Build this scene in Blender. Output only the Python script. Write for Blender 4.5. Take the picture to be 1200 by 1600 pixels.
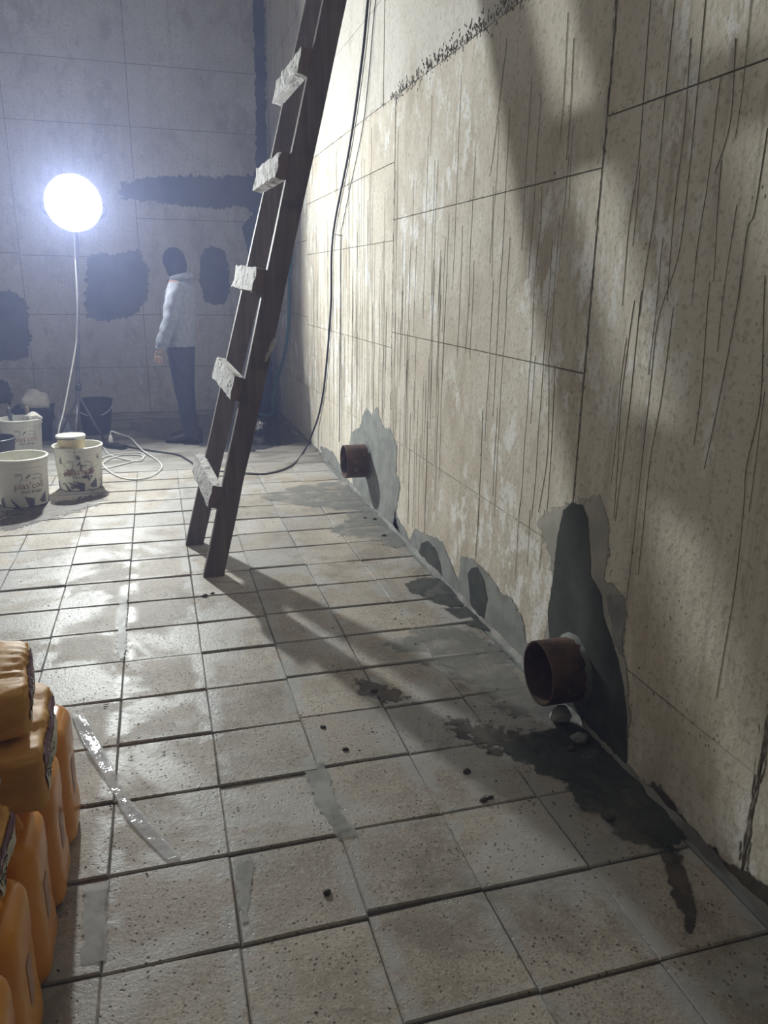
import bpy, bmesh, math, random
from mathutils import Vector, Matrix, noise as mnoise
random.seed(7)
SC = bpy.context.scene
for o in list(bpy.data.objects): bpy.data.objects.remove(o)
COL = SC.collection
V = Vector

# ------------------------------------------------------------------ camera
FPX = 1198.419; CAMH = 1.445
def rotm(rx, ry, rz):
    return Matrix.Rotation(rx, 3, 'X') @ Matrix.Rotation(ry, 3, 'Y') @ Matrix.Rotation(rz, 3, 'Z')
RC = rotm(0.293212683, -0.282416176, 0.0148544284) @ Matrix(((1, 0, 0), (0, 0, -1), (0, 1, 0)))
cd = bpy.data.cameras.new('camera'); cam = bpy.data.objects.new('camera', cd); COL.objects.link(cam)
cd.sensor_fit = 'VERTICAL'; cd.sensor_height = 36; cd.sensor_width = 27; cd.lens = 36 * FPX / 1600
cd.clip_start = 0.02; cd.clip_end = 60
Mc = Matrix((RC[0], -RC[1], -RC[2])).transposed().to_4x4(); Mc.translation = (0, 0, CAMH)
cam.matrix_world = Mc
SC.camera = cam
# ------------------------------------------------------------------ exposure, world (dark night, thin blue haze added to stand in for lens bloom)
SC.view_settings.view_transform = 'Standard'; SC.view_settings.look = 'None'
SC.view_settings.gamma = 1; SC.view_settings.use_curve_mapping = False
SC.view_settings.exposure = 0.48
SC.cycles.use_denoising = True
SC.cycles.diffuse_bounces = 4; SC.cycles.glossy_bounces = 2; SC.cycles.max_bounces = 5; SC.cycles.transparent_max_bounces = 6; SC.cycles.volume_bounces = 0
SC.cycles.use_adaptive_sampling = True; SC.cycles.adaptive_threshold = 0.05; SC.cycles.caustics_reflective = False; SC.cycles.caustics_refractive = False
SC.cycles.sample_clamp_indirect = 6
BLOOM_HAZE = 0.027
LAMP_L = 4300.0
w = bpy.data.worlds.new('night'); SC.world = w; w.use_nodes = True
wn = w.node_tree; wn.nodes['Background'].inputs[0].default_value = (0, 0, 0, 1); wn.nodes['Background'].inputs[1].default_value = 0
vs = wn.nodes.new('ShaderNodeVolumeScatter'); vs.inputs['Color'].default_value = (0.50, 0.58, 1.0, 1)
vs.inputs['Density'].default_value = BLOOM_HAZE; vs.inputs['Anisotropy'].default_value = 0.25
wn.links.new(vs.outputs[0], wn.nodes['World Output'].inputs['Volume'])

# ------------------------------------------------------------------ pixel helpers (a direction only; distance from the surface touched)
def ray(x, y): return RC.transposed() @ V(((x - 600) / FPX, (y - 800) / FPX, 1))
CP = V((0, 0, CAMH))
def on_floor(x, y, z=0.0):
    d = ray(x, y); return CP + d * ((z - CAMH) / d.z)
def on_wall(x, y, X=1.33):
    d = ray(x, y); return CP + d * (X / d.x)
def on_back(x, y, Y=9.15):
    d = ray(x, y); return CP + d * (Y / d.y)

# ------------------------------------------------------------------ materials
MATS = {}
class NT:
    def __init__(s, name):
        s.m = bpy.data.materials.new(name); s.m.use_nodes = True; s.t = s.m.node_tree
        s.b = s.t.nodes['Principled BSDF']; MATS[name] = s.m
        s.pos = s.n('ShaderNodeNewGeometry').outputs['Position']
    def n(s, ty, **k):
        x = s.t.nodes.new(ty)
        for a, v in k.items(): setattr(x, a, v)
        return x
    def l(s, a, b): s.t.links.new(a, b)
    def val(s, sock, v):
        if hasattr(v, 'is_output') or isinstance(v, bpy.types.NodeSocket): s.l(v, sock)
        else: sock.default_value = v
    def math(s, op, a, b=0.0, clamp=False):
        x = s.n('ShaderNodeMath', operation=op, use_clamp=clamp); s.val(x.inputs[0], a); s.val(x.inputs[1], b); return x.outputs[0]
    def noise(s, scale, detail=4, rough=.55, stretch=None, src=None, dist=0):
        p = src or s.pos
        if stretch:
            mp = s.n('ShaderNodeMapping'); mp.inputs['Scale'].default_value = stretch; s.l(p, mp.inputs[0]); p = mp.outputs[0]
        x = s.n('ShaderNodeTexNoise'); s.l(p, x.inputs['Vector']); x.inputs['Scale'].default_value = scale
        x.inputs['Detail'].default_value = detail; x.inputs['Roughness'].default_value = rough; x.inputs['Distortion'].default_value = dist
        return x.outputs[0]
    def voro(s, scale, stretch=None):
        p = s.pos
        if stretch:
            mp = s.n('ShaderNodeMapping'); mp.inputs['Scale'].default_value = stretch; s.l(p, mp.inputs[0]); p = mp.outputs[0]
        x = s.n('ShaderNodeTexVoronoi'); s.l(p, x.inputs['Vector']); x.inputs['Scale'].default_value = scale
        return x.outputs['Distance']
    def ramp(s, f, a, b):        # smooth step a..b
        x = s.n('ShaderNodeMapRange', interpolation_type='SMOOTHSTEP'); s.l(f, x.inputs['Value'])
        x.inputs['From Min'].default_value = a; x.inputs['From Max'].default_value = b
        return x.outputs[0]
    def mix(s, f, a, b):
        x = s.n('ShaderNodeMix', data_type='RGBA'); s.val(x.inputs[0], f)
        for i, c in ((6, a), (7, b)):
            if isinstance(c, tuple): x.inputs[i].default_value = (*c[:3], 1)
            else: s.l(c, x.inputs[i])
        return x.outputs[2]
    def done(s, col, rough=.6, bump=None, bs=.3, bd=.004, spec=None, metal=0):
        if isinstance(col, tuple): s.b.inputs['Base Color'].default_value = (*col[:3], 1)
        else: s.l(col, s.b.inputs['Base Color'])
        s.val(s.b.inputs['Roughness'], rough); s.b.inputs['Metallic'].default_value = metal
        if spec is not None: s.b.inputs['Specular IOR Level'].default_value = spec
        if bump is not None:
            x = s.n('ShaderNodeBump'); x.inputs['Strength'].default_value = bs; x.inputs['Distance'].default_value = bd
            s.l(bump, x.inputs['Height']); s.l(x.outputs[0], s.b.inputs['Normal'])
        return s.m

def simple(name, c1, c2=None, rough=.6, scale=12, bs=.2, bd=.003, metal=0, stretch=None, spec=None, lo=.35, hi=.65):
    t = NT(name); f = t.noise(scale, 5, .6, stretch)
    col = t.mix(t.ramp(f, lo, hi), c1, c2 or tuple(v * .75 for v in c1))
    return t.done(col, rough, f, bs, bd, spec, metal)

def concrete(name, c1, c2, flake, streaks=.5, pits=1.0, flakes=1.0):
    t = NT(name)
    n1 = t.noise(1.1, 4, .62); n3 = t.noise(13, 4, .72, (1, 1, .5)); n4 = t.noise(46, 2, .7); nl = t.noise(1.3, 2); n5 = t.noise(4.2, 4, .68, (1, 1, .6))
    col = t.mix(t.ramp(n1, .32, .68), c1, c2)
    st = t.noise(1, 3, .6, (22, 22, .55)); sm = t.math('MULTIPLY', t.ramp(st, .50, .75), t.ramp(n1, .62, .4))
    col = t.mix(t.math('MULTIPLY', sm, streaks), col, tuple(v * .55 for v in c2))
    col = t.mix(t.math('MULTIPLY', t.ramp(n5, .48, .68), .55), col, (c2[0] * .68, c2[1] * .64, c2[2] * .58))
    fl = t.math('MULTIPLY', t.math('MULTIPLY', t.ramp(n3, .49, .60), t.ramp(nl, .47, .58)), flakes, True); col = t.mix(fl, col, flake)
    col = t.mix(t.math('MULTIPLY', t.ramp(n4, .52, .68), .42), col, tuple(v * .5 for v in c2))
    pv = t.voro(17); pm = t.math('MULTIPLY', t.ramp(pv, .11, .05), t.ramp(n5, .52, .60))
    pv2 = t.voro(46, (1, 1, .6)); pm2 = t.math('MULTIPLY', t.ramp(pv2, .17, .09), t.ramp(nl, .45, .38))
    pit = t.math('MULTIPLY', t.math('ADD', pm, pm2, True), pits, True)
    col = t.mix(t.math('MULTIPLY', pit, .8), col, (.075, .06, .05))
    h = t.math('ADD', t.math('MULTIPLY', n3, .6), t.math('MULTIPLY', n4, .4))
    return t.done(col, .80, h, .6, .008, .25)
M_WALL = concrete('cast_concrete', (.79, .735, .635), (.64, .575, .475), (.89, .875, .84))
M_WALL2 = concrete('smooth_concrete', (.80, .77, .72), (.70, .665, .60), (.86, .85, .82), streaks=.25, pits=.5, flakes=.3)
M_WALLB = concrete('back_concrete', (.62, .61, .58), (.50, .485, .45), (.7, .7, .68), streaks=.3, pits=.7, flakes=.3)
M_JOINT = simple('joint_concrete', (.17, .15, .125), (.28, .25, .21), .85, 25)

def tile_mat():
    t = NT('concrete_tile')
    oi = t.n('ShaderNodeObjectInfo').outputs['Random']
    n1 = t.noise(3.4, 5, .68); n2 = t.noise(1.5, 4, .62, dist=.6); nb = t.noise(5.5, 4, .65); fine = t.noise(60, 3, .75); sp = t.noise(150, 1, .6)
    col = t.mix(t.ramp(n1, .36, .66), (.43, .385, .33), (.29, .25, .20))
    sep = t.n('ShaderNodeSeparateXYZ'); t.l(t.pos, sep.inputs[0])
    def band(s, off, pitch, wdt):
        a = t.math('SUBTRACT', sep.outputs[s], off); a = t.math('DIVIDE', a, pitch)
        a = t.math('ABSOLUTE', t.math('SUBTRACT', a, t.math('ROUND', a))); return t.ramp(a, wdt, wdt * .35)
    sb = t.math('MULTIPLY', t.math('MAXIMUM', band(0, -.205, .3, .2), t.math('MULTIPLY', band(1, 1.425, .2976, .12), .6)), t.ramp(nb, .46, .56))
    slm = t.math('MULTIPLY', t.math('MAXIMUM', t.math('MULTIPLY', t.ramp(n2, .48, .58), .8), sb), .8)
    col = t.mix(t.math('MULTIPLY', t.ramp(fine, .48, .66), .5), col, (.53, .49, .43))
    col = t.mix(t.math('MULTIPLY', t.ramp(sp, .54, .66), .55), col, (.14, .12, .095))
    col = t.mix(slm, col, t.mix(t.ramp(nb, .35, .65), (.48, .485, .49), (.35, .35, .345)))
    col = t.mix(t.math('MULTIPLY', t.ramp(t.noise(2.3, 5, .72, dist=.8), .53, .68), .62), col, (.165, .14, .105))
    pv = t.voro(62, (1, .8, 1)); pit = t.math('MULTIPLY', t.ramp(pv, .26, .14), t.ramp(nb, .56, .46))
    col = t.mix(t.math('MULTIPLY', pit, .8), col, (.08, .068, .05))
    hs = t.n('ShaderNodeHueSaturation'); t.l(col, hs.inputs['Color'])
    t.l(t.math('ADD', t.math('MULTIPLY', oi, .26), .87), hs.inputs['Value'])
    h = t.math('ADD', t.math('MULTIPLY', fine, .7), t.math('MULTIPLY', t.ramp(pv, .05, .25), .4))
    r = t.math('SUBTRACT', .62, t.math('MULTIPLY', slm, .24))
    return t.done(hs.outputs[0], r, h, .55, .005, .4)
M_TILE = tile_mat()
M_SCREED = simple('muddy_screed', (.34, .325, .30), (.19, .175, .15), .62, 2.6, .4, .008, lo=.40, hi=.62, stretch=(1, 2.2, 1))
M_BED = simple('tile_bed', (.10, .09, .075), (.20, .185, .16), .9, 7)
M_MORT = simple('grey_mortar', (.29, .31, .30), (.215, .23, .22), .62, 9, .5, .006, lo=.4, hi=.62)
M_COVE = simple('cove_mortar', (.12, .11, .095), (.24, .235, .215), .7, 5, .5, .008, lo=.38, hi=.62)
M_MORTL = simple('pale_mortar', (.42, .44, .43), (.33, .345, .335), .55, 7, .45, .005, lo=.4, hi=.62)
M_MORTD = simple('wet_mortar', (.10, .11, .10), (.15, .16, .15), .75, 6, .35, .005, lo=.4, hi=.65)
M_COAT = simple('waterproof_slurry', (.075, .085, .11), (.11, .12, .145), .55, 3, .25, .004, lo=.4, hi=.62)
def feather(m, fs=34, op=1.0):
    t = m.node_tree; N = t.nodes; L = t.links; b = N['Principled BSDF']
    at = N.new('ShaderNodeAttribute'); at.attribute_name = 'edge'
    g = N.new('ShaderNodeNewGeometry'); acc = None
    for sc_, wgt in ((fs, 1.9), (fs * .35, 1.5)):
        n = N.new('ShaderNodeTexNoise'); n.inputs['Scale'].default_value = sc_; n.inputs['Detail'].default_value = 3; L.new(g.outputs['Position'], n.inputs['Vector'])
        k = N.new('ShaderNodeMath'); k.operation = 'MULTIPLY_ADD'; L.new(n.outputs[0], k.inputs[0]); k.inputs[1].default_value = wgt; k.inputs[2].default_value = -.5 * wgt
        a = N.new('ShaderNodeMath'); a.operation = 'ADD'; L.new(acc.outputs[0] if acc else at.outputs['Fac'], a.inputs[0]); L.new(k.outputs[0], a.inputs[1]); acc = a
    r = N.new('ShaderNodeMapRange'); r.interpolation_type = 'SMOOTHSTEP'; r.inputs['From Min'].default_value = -.12; r.inputs['From Max'].default_value = .30; L.new(acc.outputs[0], r.inputs['Value'])
    if op < 1:
        n2 = N.new('ShaderNodeTexNoise'); n2.inputs['Scale'].default_value = 9; n2.inputs['Detail'].default_value = 4; L.new(g.outputs['Position'], n2.inputs['Vector'])
        r2 = N.new('ShaderNodeMapRange'); r2.inputs['From Min'].default_value = .35; r2.inputs['From Max'].default_value = .62; r2.inputs['To Min'].default_value = op - .3; r2.inputs['To Max'].default_value = min(1, op + .2); L.new(n2.outputs[0], r2.inputs['Value'])
        k = N.new('ShaderNodeMath'); k.operation = 'MULTIPLY'; L.new(r.outputs[0], k.inputs[0]); L.new(r2.outputs[0], k.inputs[1]); r = k
    L.new(r.outputs[0], b.inputs['Alpha']); return m
P_MORT = feather(simple('brushed_mortar', (.30, .31, .295), (.22, .23, .215), .66, 9, .5, .006, lo=.4, hi=.62))
P_MORTF = feather(simple('floor_mortar_film', (.28, .285, .27), (.20, .205, .19), .6, 9, .5, .006, lo=.4, hi=.62), 30, .55)
P_DAMP_SHADE = feather(simple('damp_shade_film', (.05, .055, .047), (.085, .088, .078), .5, 6, .35, .005, lo=.4, hi=.65, spec=.3), 34, .8)
P_MORTL = feather(simple('thin_pale_mortar', (.36, .36, .35), (.27, .27, .258), .55, 7, .45, .005, lo=.4, hi=.62), 34, .7)
P_WASH = feather(simple('thin_slurry_wash', (.45, .43, .375), (.36, .345, .30), .7, 7, .35, .005, lo=.4, hi=.62))
P_MORTD = feather(simple('damp_mortar', (.052, .058, .050), (.085, .09, .08), .62, 6, .35, .005, lo=.4, hi=.65, spec=.2), 60)
P_COAT = feather(simple('brushed_slurry', (.075, .085, .115), (.115, .125, .155), .55, 3, .25, .004, lo=.4, hi=.62), 22)
P_STAIN = feather(simple('muddy_streak', (.05, .04, .03), (.11, .09, .065), .6, 18, .4, .004))
P_WET = feather(simple('wet_sheen', (.055, .058, .066), (.095, .095, .10), .14, 2.5, .12, .004, spec=.6), 12)
M_STAIN = simple('mud_stain', (.055, .045, .032), (.12, .10, .075), .6, 18, .4, .004)
M_DRIP = simple('drip_stain', (.20, .17, .13), (.36, .33, .27), .8, 6, 0, .001)
M_HONEY = simple('honeycombed_joint', (.13, .11, .09), (.36, .33, .28), .9, 40)
M_WET = simple('wet_floor', (.06, .062, .066), (.10, .10, .10), .14, 2.5, .12, .004, spec=.6)
def wood(name, c1, c2, rough=.7):
    t = NT(name); g = t.noise(1, 6, .65, (30, 30, 1.8)); col = t.mix(t.ramp(g, .3, .7), c1, c2)
    d = t.noise(6, 5, .6); col = t.mix(t.math('MULTIPLY', t.ramp(d, .5, .7), .5), col, tuple(v * .5 for v in c1))
    return t.done(col, rough, g, .3, .003, .3)
M_WOOD = wood('weathered_plank', (.125, .10, .09), (.205, .17, .152))
M_ENDW = wood('cut_wood', (.16, .115, .088), (.24, .18, .14))
def plaster():
    t = NT('crusted_plaster'); pv = t.voro(42); pit = t.math('MULTIPLY', t.ramp(pv, .36, .20), t.ramp(t.noise(15, 3), .47, .54))
    f = t.noise(30, 5, .7); col = t.mix(t.ramp(f, .3, .7), (.80, .80, .79), (.58, .57, .56)); col = t.mix(t.math('MULTIPLY', pit, .85), col, (.09, .08, .07))
    return t.done(col, .8, t.math('SUBTRACT', f, pit), .9, .012, .25)
M_PLAST = plaster()
def rust():
    t = NT('rusty_steel'); a = t.noise(9, 7, .7); col = t.mix(t.ramp(a, .35, .65), (.085, .048, .034), (.17, .095, .062))
    b = t.noise(16, 5, .7); col = t.mix(t.ramp(b, .55, .68), col, (.045, .035, .032)); col = t.mix(t.ramp(t.noise(11, 4), .62, .72), col, (.26, .20, .165))
    return t.done(col, .62, a, .5, .004, .5, .25)
M_RUST = rust()
M_DARK = simple('bore_shade', (.03, .018, .014), (.05, .03, .022), .85)
M_CANP = None
def plastic(name, c, rough=.32, trans=0, c2=None, scale=4):
    t = NT(name); f = t.noise(scale, 3); col = t.mix(t.ramp(f, .35, .7), c, c2 or tuple(v * .82 for v in c))
    t.b.inputs['Coat Weight'].default_value = 0
    if trans: t.b.inputs['Subsurface Weight'].default_value = trans; t.b.inputs['Subsurface Radius'].default_value = (.03, .012, .004); t.b.inputs['Subsurface Scale'].default_value = .6
    return t.done(col, rough, None, spec=.5)
M_CAN = plastic('orange_plastic', (.84, .36, .03), .25, .08, (.72, .28, .02))
M_CANCAP = plastic('red_cap', (.55, .10, .03), .35)
M_SACK = simple('kraft_sack', (.74, .40, .10), (.60, .30, .065), .55, 9, .35, .006, spec=.35)
M_PURP = plastic('purple_print', (.17, .065, .10), .5)
M_CREAMP = plastic('cream_print', (.62, .58, .44), .5)
M_INK = plastic('dark_ink', (.035, .03, .03), .6)
M_INKBR = plastic('brown_ink', (.30, .13, .07), .6)
M_INKG = plastic('grey_ink', (.13, .12, .135), .6)
M_INKW = plastic('pale_ink', (.62, .55, .50), .6)
def dirty(name, c, d, a, b, rough=.5):
    t = NT(name); f = t.noise(13, 6, .7); col = t.mix(t.ramp(f, a, b), c, d)
    col = t.mix(t.math('MULTIPLY', t.ramp(t.noise(5, 5, .65, (1, 1, .4)), .48, .62), .45), col, tuple(v * .6 for v in c))
    return t.done(col, rough, f, .25, .003)
M_WBUCK = dirty('white_bucket_plastic', (.66, .65, .57), (.10, .09, .08), .68, .73)
M_WBUCKD = dirty('smeared_bucket_plastic', (.60, .59, .52), (.12, .10, .09), .535, .60)
M_CREAM = plastic('cream_plastic', (.74, .62, .36), .4, .1)
M_LID = plastic('white_lid', (.76, .75, .68), .4)
M_BLACKP = plastic('black_plastic', (.022, .024, .032), .45)
M_BLUEBOX = plastic('dark_blue_plastic', (.02, .026, .06), .5)
M_CORDW = plastic('white_cord', (.70, .69, .66), .5)
M_CORDB = plastic('black_cord', (.02, .02, .02), .5)
M_WIRE = plastic('thin_wire', (.05, .045, .04), .6)
M_METAL = simple('grey_steel', (.16, .165, .19), (.11, .115, .13), .45, 10, .1, .002, .6)
M_BAGW = simple('white_sacking', (.72, .70, .64), (.60, .58, .52), .7, 8, .5, .01)
M_BAGG = simple('grey_cloth', (.25, .28, .33), (.18, .20, .24), .7, 14, .5, .01)
M_JACKET = simple('grey_hoodie_cloth', (.26, .275, .31), (.20, .215, .25), .9, 26, .5, .01)
M_PANTS = simple('navy_trousers', (.02, .025, .045), (.03, .036, .06), .85, 20, .3, .006)
M_SHOE = simple('dark_shoe', (.016, .018, .026), (.03, .03, .04), .6, 30)
M_SKIN = simple('skin', (.50, .33, .25), (.45, .29, .21), .55, 30)
M_HAIR = simple('dark_knit', (.014, .015, .024), (.024, .026, .036), .85, 60, .6, .005)
M_HOSE = plastic('teal_hose', (.09, .25, .27), .35)
M_TARP = simple('dark_tarp', (.012, .018, .045), (.02, .028, .06), .5, 6, .5, .02)
M_MUD = simple('mud_lump', (.045, .038, .03), (.09, .075, .06), .8, 40)
def film():
    t = NT('clear_film'); t.b.inputs['Alpha'].default_value = .38
    f = t.noise(16, 4, .6); return t.done((.80, .82, .86), .10, f, .6, .01, .7)
M_FILM = film()
def silver():
    t = NT('crumpled_foil'); f = t.noise(30, 3); return t.done((.85, .86, .9), .12, f, .8, .02, .8, .9)
M_FOIL = silver()
t = NT('led_glow'); t.b.inputs['Base Color'].default_value = (1, 1, 1, 1)
t.b.inputs['Emission Color'].default_value = (.90, .95, 1.0, 1); t.b.inputs['Emission Strength'].default_value = LAMP_L; M_LED = t.m
t = NT('bloom_glow'); t.b.inputs['Base Color'].default_value = (1, 1, 1, 1)
t.b.inputs['Emission Color'].default_value = (.9, .95, 1.0, 1); t.b.inputs['Emission Strength'].default_value = 9; M_BLOOM = t.m

# ------------------------------------------------------------------ mesh helpers (vertices in world metres)
ORG = {}
def props(o, label=None, cat=None, group=None, kind=None):
    if label: o['label'] = label
    if cat: o['category'] = cat
    if group: o['group'] = group
    if kind: o['kind'] = kind
    return o
def empty(name, loc, label, cat, group=None):
    o = bpy.data.objects.new(name, None); COL.objects.link(o); o.location = loc; o.empty_display_size = .1
    ORG[o] = V(loc); return props(o, label, cat, group)
def mk(name, verts, faces, mats, parent=None, smooth=False, mi=None, origin=None):
    vs_ = [V(v) for v in verts]
    if origin is None:
        lo = V([min(v[i] for v in vs_) for i in range(3)]); hi = V([max(v[i] for v in vs_) for i in range(3)])
        origin = (lo + hi) / 2
        if parent is None: origin.z = lo.z
    origin = V(origin)
    me = bpy.data.meshes.new(name); me.from_pydata([v - origin for v in vs_], [], faces)
    for m in (mats if isinstance(mats, (list, tuple)) else [mats]): me.materials.append(m)
    if mi: me.polygons.foreach_set('material_index', mi)
    if smooth: me.polygons.foreach_set('use_smooth', [True] * len(me.polygons))
    bm = bmesh.new(); bm.from_mesh(me); bmesh.ops.recalc_face_normals(bm, faces=bm.faces); bm.to_mesh(me); bm.free()
    me.update()
    o = bpy.data.objects.new(name, me); COL.objects.link(o)
    ORG[o] = origin; o.location = origin
    if parent is not None: o.parent = parent; o.location = origin - ORG[parent]
    return o
def box(name, a, b, m, parent=None, **k):
    x0, y0, z0 = a; x1, y1, z1 = b
    v = [(x, y, z) for x in (x0, x1) for y in (y0, y1) for z in (z0, z1)]
    f = [(0, 1, 3, 2), (4, 6, 7, 5), (0, 4, 5, 1), (2, 3, 7, 6), (0, 2, 6, 4), (1, 5, 7, 3)]
    return mk(name, v, f, m, parent, **k)
class G:                                   # geometry collector
    def __init__(s): s.v = []; s.f = []; s.mi = []
    def add(s, v, f, mi=0):
        o = len(s.v); s.v += [V(x) for x in v]; s.f += [tuple(i + o for i in q) for q in f]; s.mi += [mi] * len(f); return s
    def build(s, name, m, parent=None, **k): return mk(name, s.v, s.f, m, parent, mi=s.mi, **k)
def cat_rom(P, n=6):
    P = [V(p) for p in P]; out = []
    for i in range(len(P) - 1):
        a = P[max(i - 1, 0)]; b = P[i]; c = P[i + 1]; d = P[min(i + 2, len(P) - 1)]
        for k in range(n):
            t = k / n
            out.append(.5 * ((2 * b) + (c - a) * t + (2 * a - 5 * b + 4 * c - d) * t * t + (3 * b - a - 3 * c + d) * t ** 3))
    return out + [P[-1]]
def tube_geo(P, r, seg=8, caps=True):
    P = [V(p) for p in P]; R = r if isinstance(r, (list, tuple)) else [r] * len(P)
    v = []; f = []; up = None
    for i, p in enumerate(P):
        d = (P[min(i + 1, len(P) - 1)] - P[max(i - 1, 0)]).normalized()
        if up is None: up = d.orthogonal().normalized()
        up = (up - d * up.dot(d)); up = up.normalized() if up.length > 1e-6 else d.orthogonal().normalized()
        s = d.cross(up)
        for k in range(seg):
            a = 2 * math.pi * k / seg; v.append(p + (up * math.cos(a) + s * math.sin(a)) * R[i])
    for i in range(len(P) - 1):
        for k in range(seg):
            a = i * seg + k; b = i * seg + (k + 1) % seg; f.append((a, b, b + seg, a + seg))
    if caps: f += [tuple(range(seg)), tuple((len(P) - 1) * seg + k for k in range(seg))]
    return v, f
def tube(name, P, r, m, parent=None, seg=8, n=6):
    v, f = tube_geo(cat_rom(P, n) if n else P, r, seg); return mk(name, v, f, m, parent, smooth=True)
def lathe_geo(prof, c=(0, 0, 0), seg=32):
    v = []; f = []; c = V(c)
    for r, z in prof:
        for k in range(seg):
            a = 2 * math.pi * k / seg; v.append(c + V((r * math.cos(a), r * math.sin(a), z)))
    for i in range(len(prof) - 1):
        for k in range(seg):
            a = i * seg + k; b = i * seg + (k + 1) % seg; f.append((a, b, b + seg, a + seg))
    f.append(tuple(range(seg))); f.append(tuple((len(prof) - 1) * seg + k for k in range(seg)))
    return v, f
def lathe(name, prof, c, m, parent=None, seg=32):
    v, f = lathe_geo(prof, c, seg); o = mk(name, v, f, m, parent, smooth=True); sharp(o); return o
def sharp(o, ang=40):
    bm = bmesh.new(); bm.from_mesh(o.data)
    for e in bm.edges:
        if len(e.link_faces) == 2 and e.calc_face_angle(0) > math.radians(ang): e.smooth = False
    bm.to_mesh(o.data); bm.free()
def ragged(P, step=.02, amp=.008, seed=0):
    out = []
    for i in range(len(P)):
        a = P[i]; b = P[(i + 1) % len(P)]; n = max(1, int((b - a).length / step))
        for k in range(n):
            p = a.lerp(b, k / n); q = p * 23 + V((seed, seed * 1.7, 3))
            out.append(p + V((mnoise.noise(q), mnoise.noise(q + V((9, 2, 5))), mnoise.noise(q + V((4, 8, 1))))) * amp)
    return out
def patch(name, P, nrm, lift, m, parent, amp=.02, step=.014, label=None):
    """thin coat on a plane: a fine grid over the outline that carries its distance to the outline"""
    ax = max(range(3), key=lambda k: abs(nrm[k])); a, b = [k for k in range(3) if k != ax]; c0 = P[0][ax]
    pts = [(p[a], p[b]) for p in P]; n = len(pts); mar = amp * 1.3
    def sd(x, y):
        d = 1e9; ins = False
        for k in range(n):
            x0, y0 = pts[k]; x1, y1 = pts[(k + 1) % n]; dx, dy = x1 - x0, y1 - y0
            t_ = max(0, min(1, ((x - x0) * dx + (y - y0) * dy) / (dx * dx + dy * dy + 1e-12))); d = min(d, math.hypot(x - x0 - dx * t_, y - y0 - dy * t_))
            if (y0 > y) != (y1 > y) and x < dx * (y - y0) / (dy + 1e-15) + x0: ins = not ins
        return d if ins else -d
    xs = [p[0] for p in pts]; ys = [p[1] for p in pts]; x0, x1, y0, y1 = min(xs) - mar, max(xs) + mar, min(ys) - mar, max(ys) + mar
    if ax == 0: y0 = max(y0, .002)
    nx = max(2, int((x1 - x0) / step)); ny = max(2, int((y1 - y0) / step)); D = {}; idx = {}; v = []; e_ = []; f = []
    for i in range(nx + 1):
        for j in range(ny + 1): D[i, j] = sd(x0 + (x1 - x0) * i / nx, y0 + (y1 - y0) * j / ny)
    def gi(i, j):
        if (i, j) not in idx:
            q = [0, 0, 0]; q[ax] = c0 + nrm[ax] * lift; q[a] = x0 + (x1 - x0) * i / nx; q[b] = y0 + (y1 - y0) * j / ny
            if ax == 2: q[0] = min(q[0], WX - .001)
            idx[i, j] = len(v); v.append(tuple(q)); e_.append(max(-1.6, min(3, D[i, j] / amp)))
        return idx[i, j]
    for i in range(nx):
        for j in range(ny):
            if max(D[i, j], D[i + 1, j], D[i, j + 1], D[i + 1, j + 1]) > -mar: f.append((gi(i, j), gi(i + 1, j), gi(i + 1, j + 1), gi(i, j + 1)))
    o = mk(name, v, f, m, parent)
    at = o.data.attributes.new('edge', 'FLOAT', 'POINT'); at.data.foreach_set('value', e_)
    return props(o, label)
def text2d(s, size):
    cu = bpy.data.curves.new('t', 'FONT'); cu.body = s; cu.size = size; cu.align_x = 'CENTER'; cu.resolution_u = 2
    ob = bpy.data.objects.new('t', cu); COL.objects.link(ob)
    dg = bpy.context.evaluated_depsgraph_get(); me = bpy.data.meshes.new_from_object(ob.evaluated_get(dg))
    v = [(p.co.x, p.co.y) for p in me.vertices]; f = [tuple(q.vertices) for q in me.polygons]
    bpy.data.objects.remove(ob); bpy.data.curves.remove(cu); bpy.data.meshes.remove(me); return v, f

# ------------------------------------------------------------------ the room
WX = 1.33; BY = 9.15; LX = -5.0; FY = -5.0; CZ = 5.2
floor = box('floor', (LX, FY, -.25), (WX + .006, BY, -.009), M_BED); props(floor, 'grey concrete tiled floor smeared with mortar', 'floor', kind='structure')
wall_r = box('wall_right', (WX + .006, FY, -.25), (WX + .26, BY, CZ), M_JOINT); props(wall_r, 'cream cast concrete wall with formwork panel joints and drip stains', 'wall', kind='structure')
wall_b = box('wall_back', (LX, BY + .006, -.25), (WX + .26, BY + .26, CZ), M_JOINT); props(wall_b, 'grey concrete end wall with dark slurry patches behind the person', 'wall', kind='structure')
wall_l = box('wall_left', (LX - .25, FY, -.25), (LX, BY, CZ), M_WALLB); props(wall_l, 'cream concrete wall opposite the pipes', 'wall', kind='structure')
wall_f = box('wall_front', (LX, FY - .25, -.25), (WX + .26, FY, CZ), M_WALLB); props(wall_f, 'cream concrete wall facing the end wall', 'wall', kind='structure')
ceil = box('ceiling', (LX - .25, FY - .25, CZ), (WX + .26, BY + .26, CZ + .2), M_WALL2); props(ceil, 'plain concrete ceiling slab', 'ceiling', kind='structure')

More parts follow.
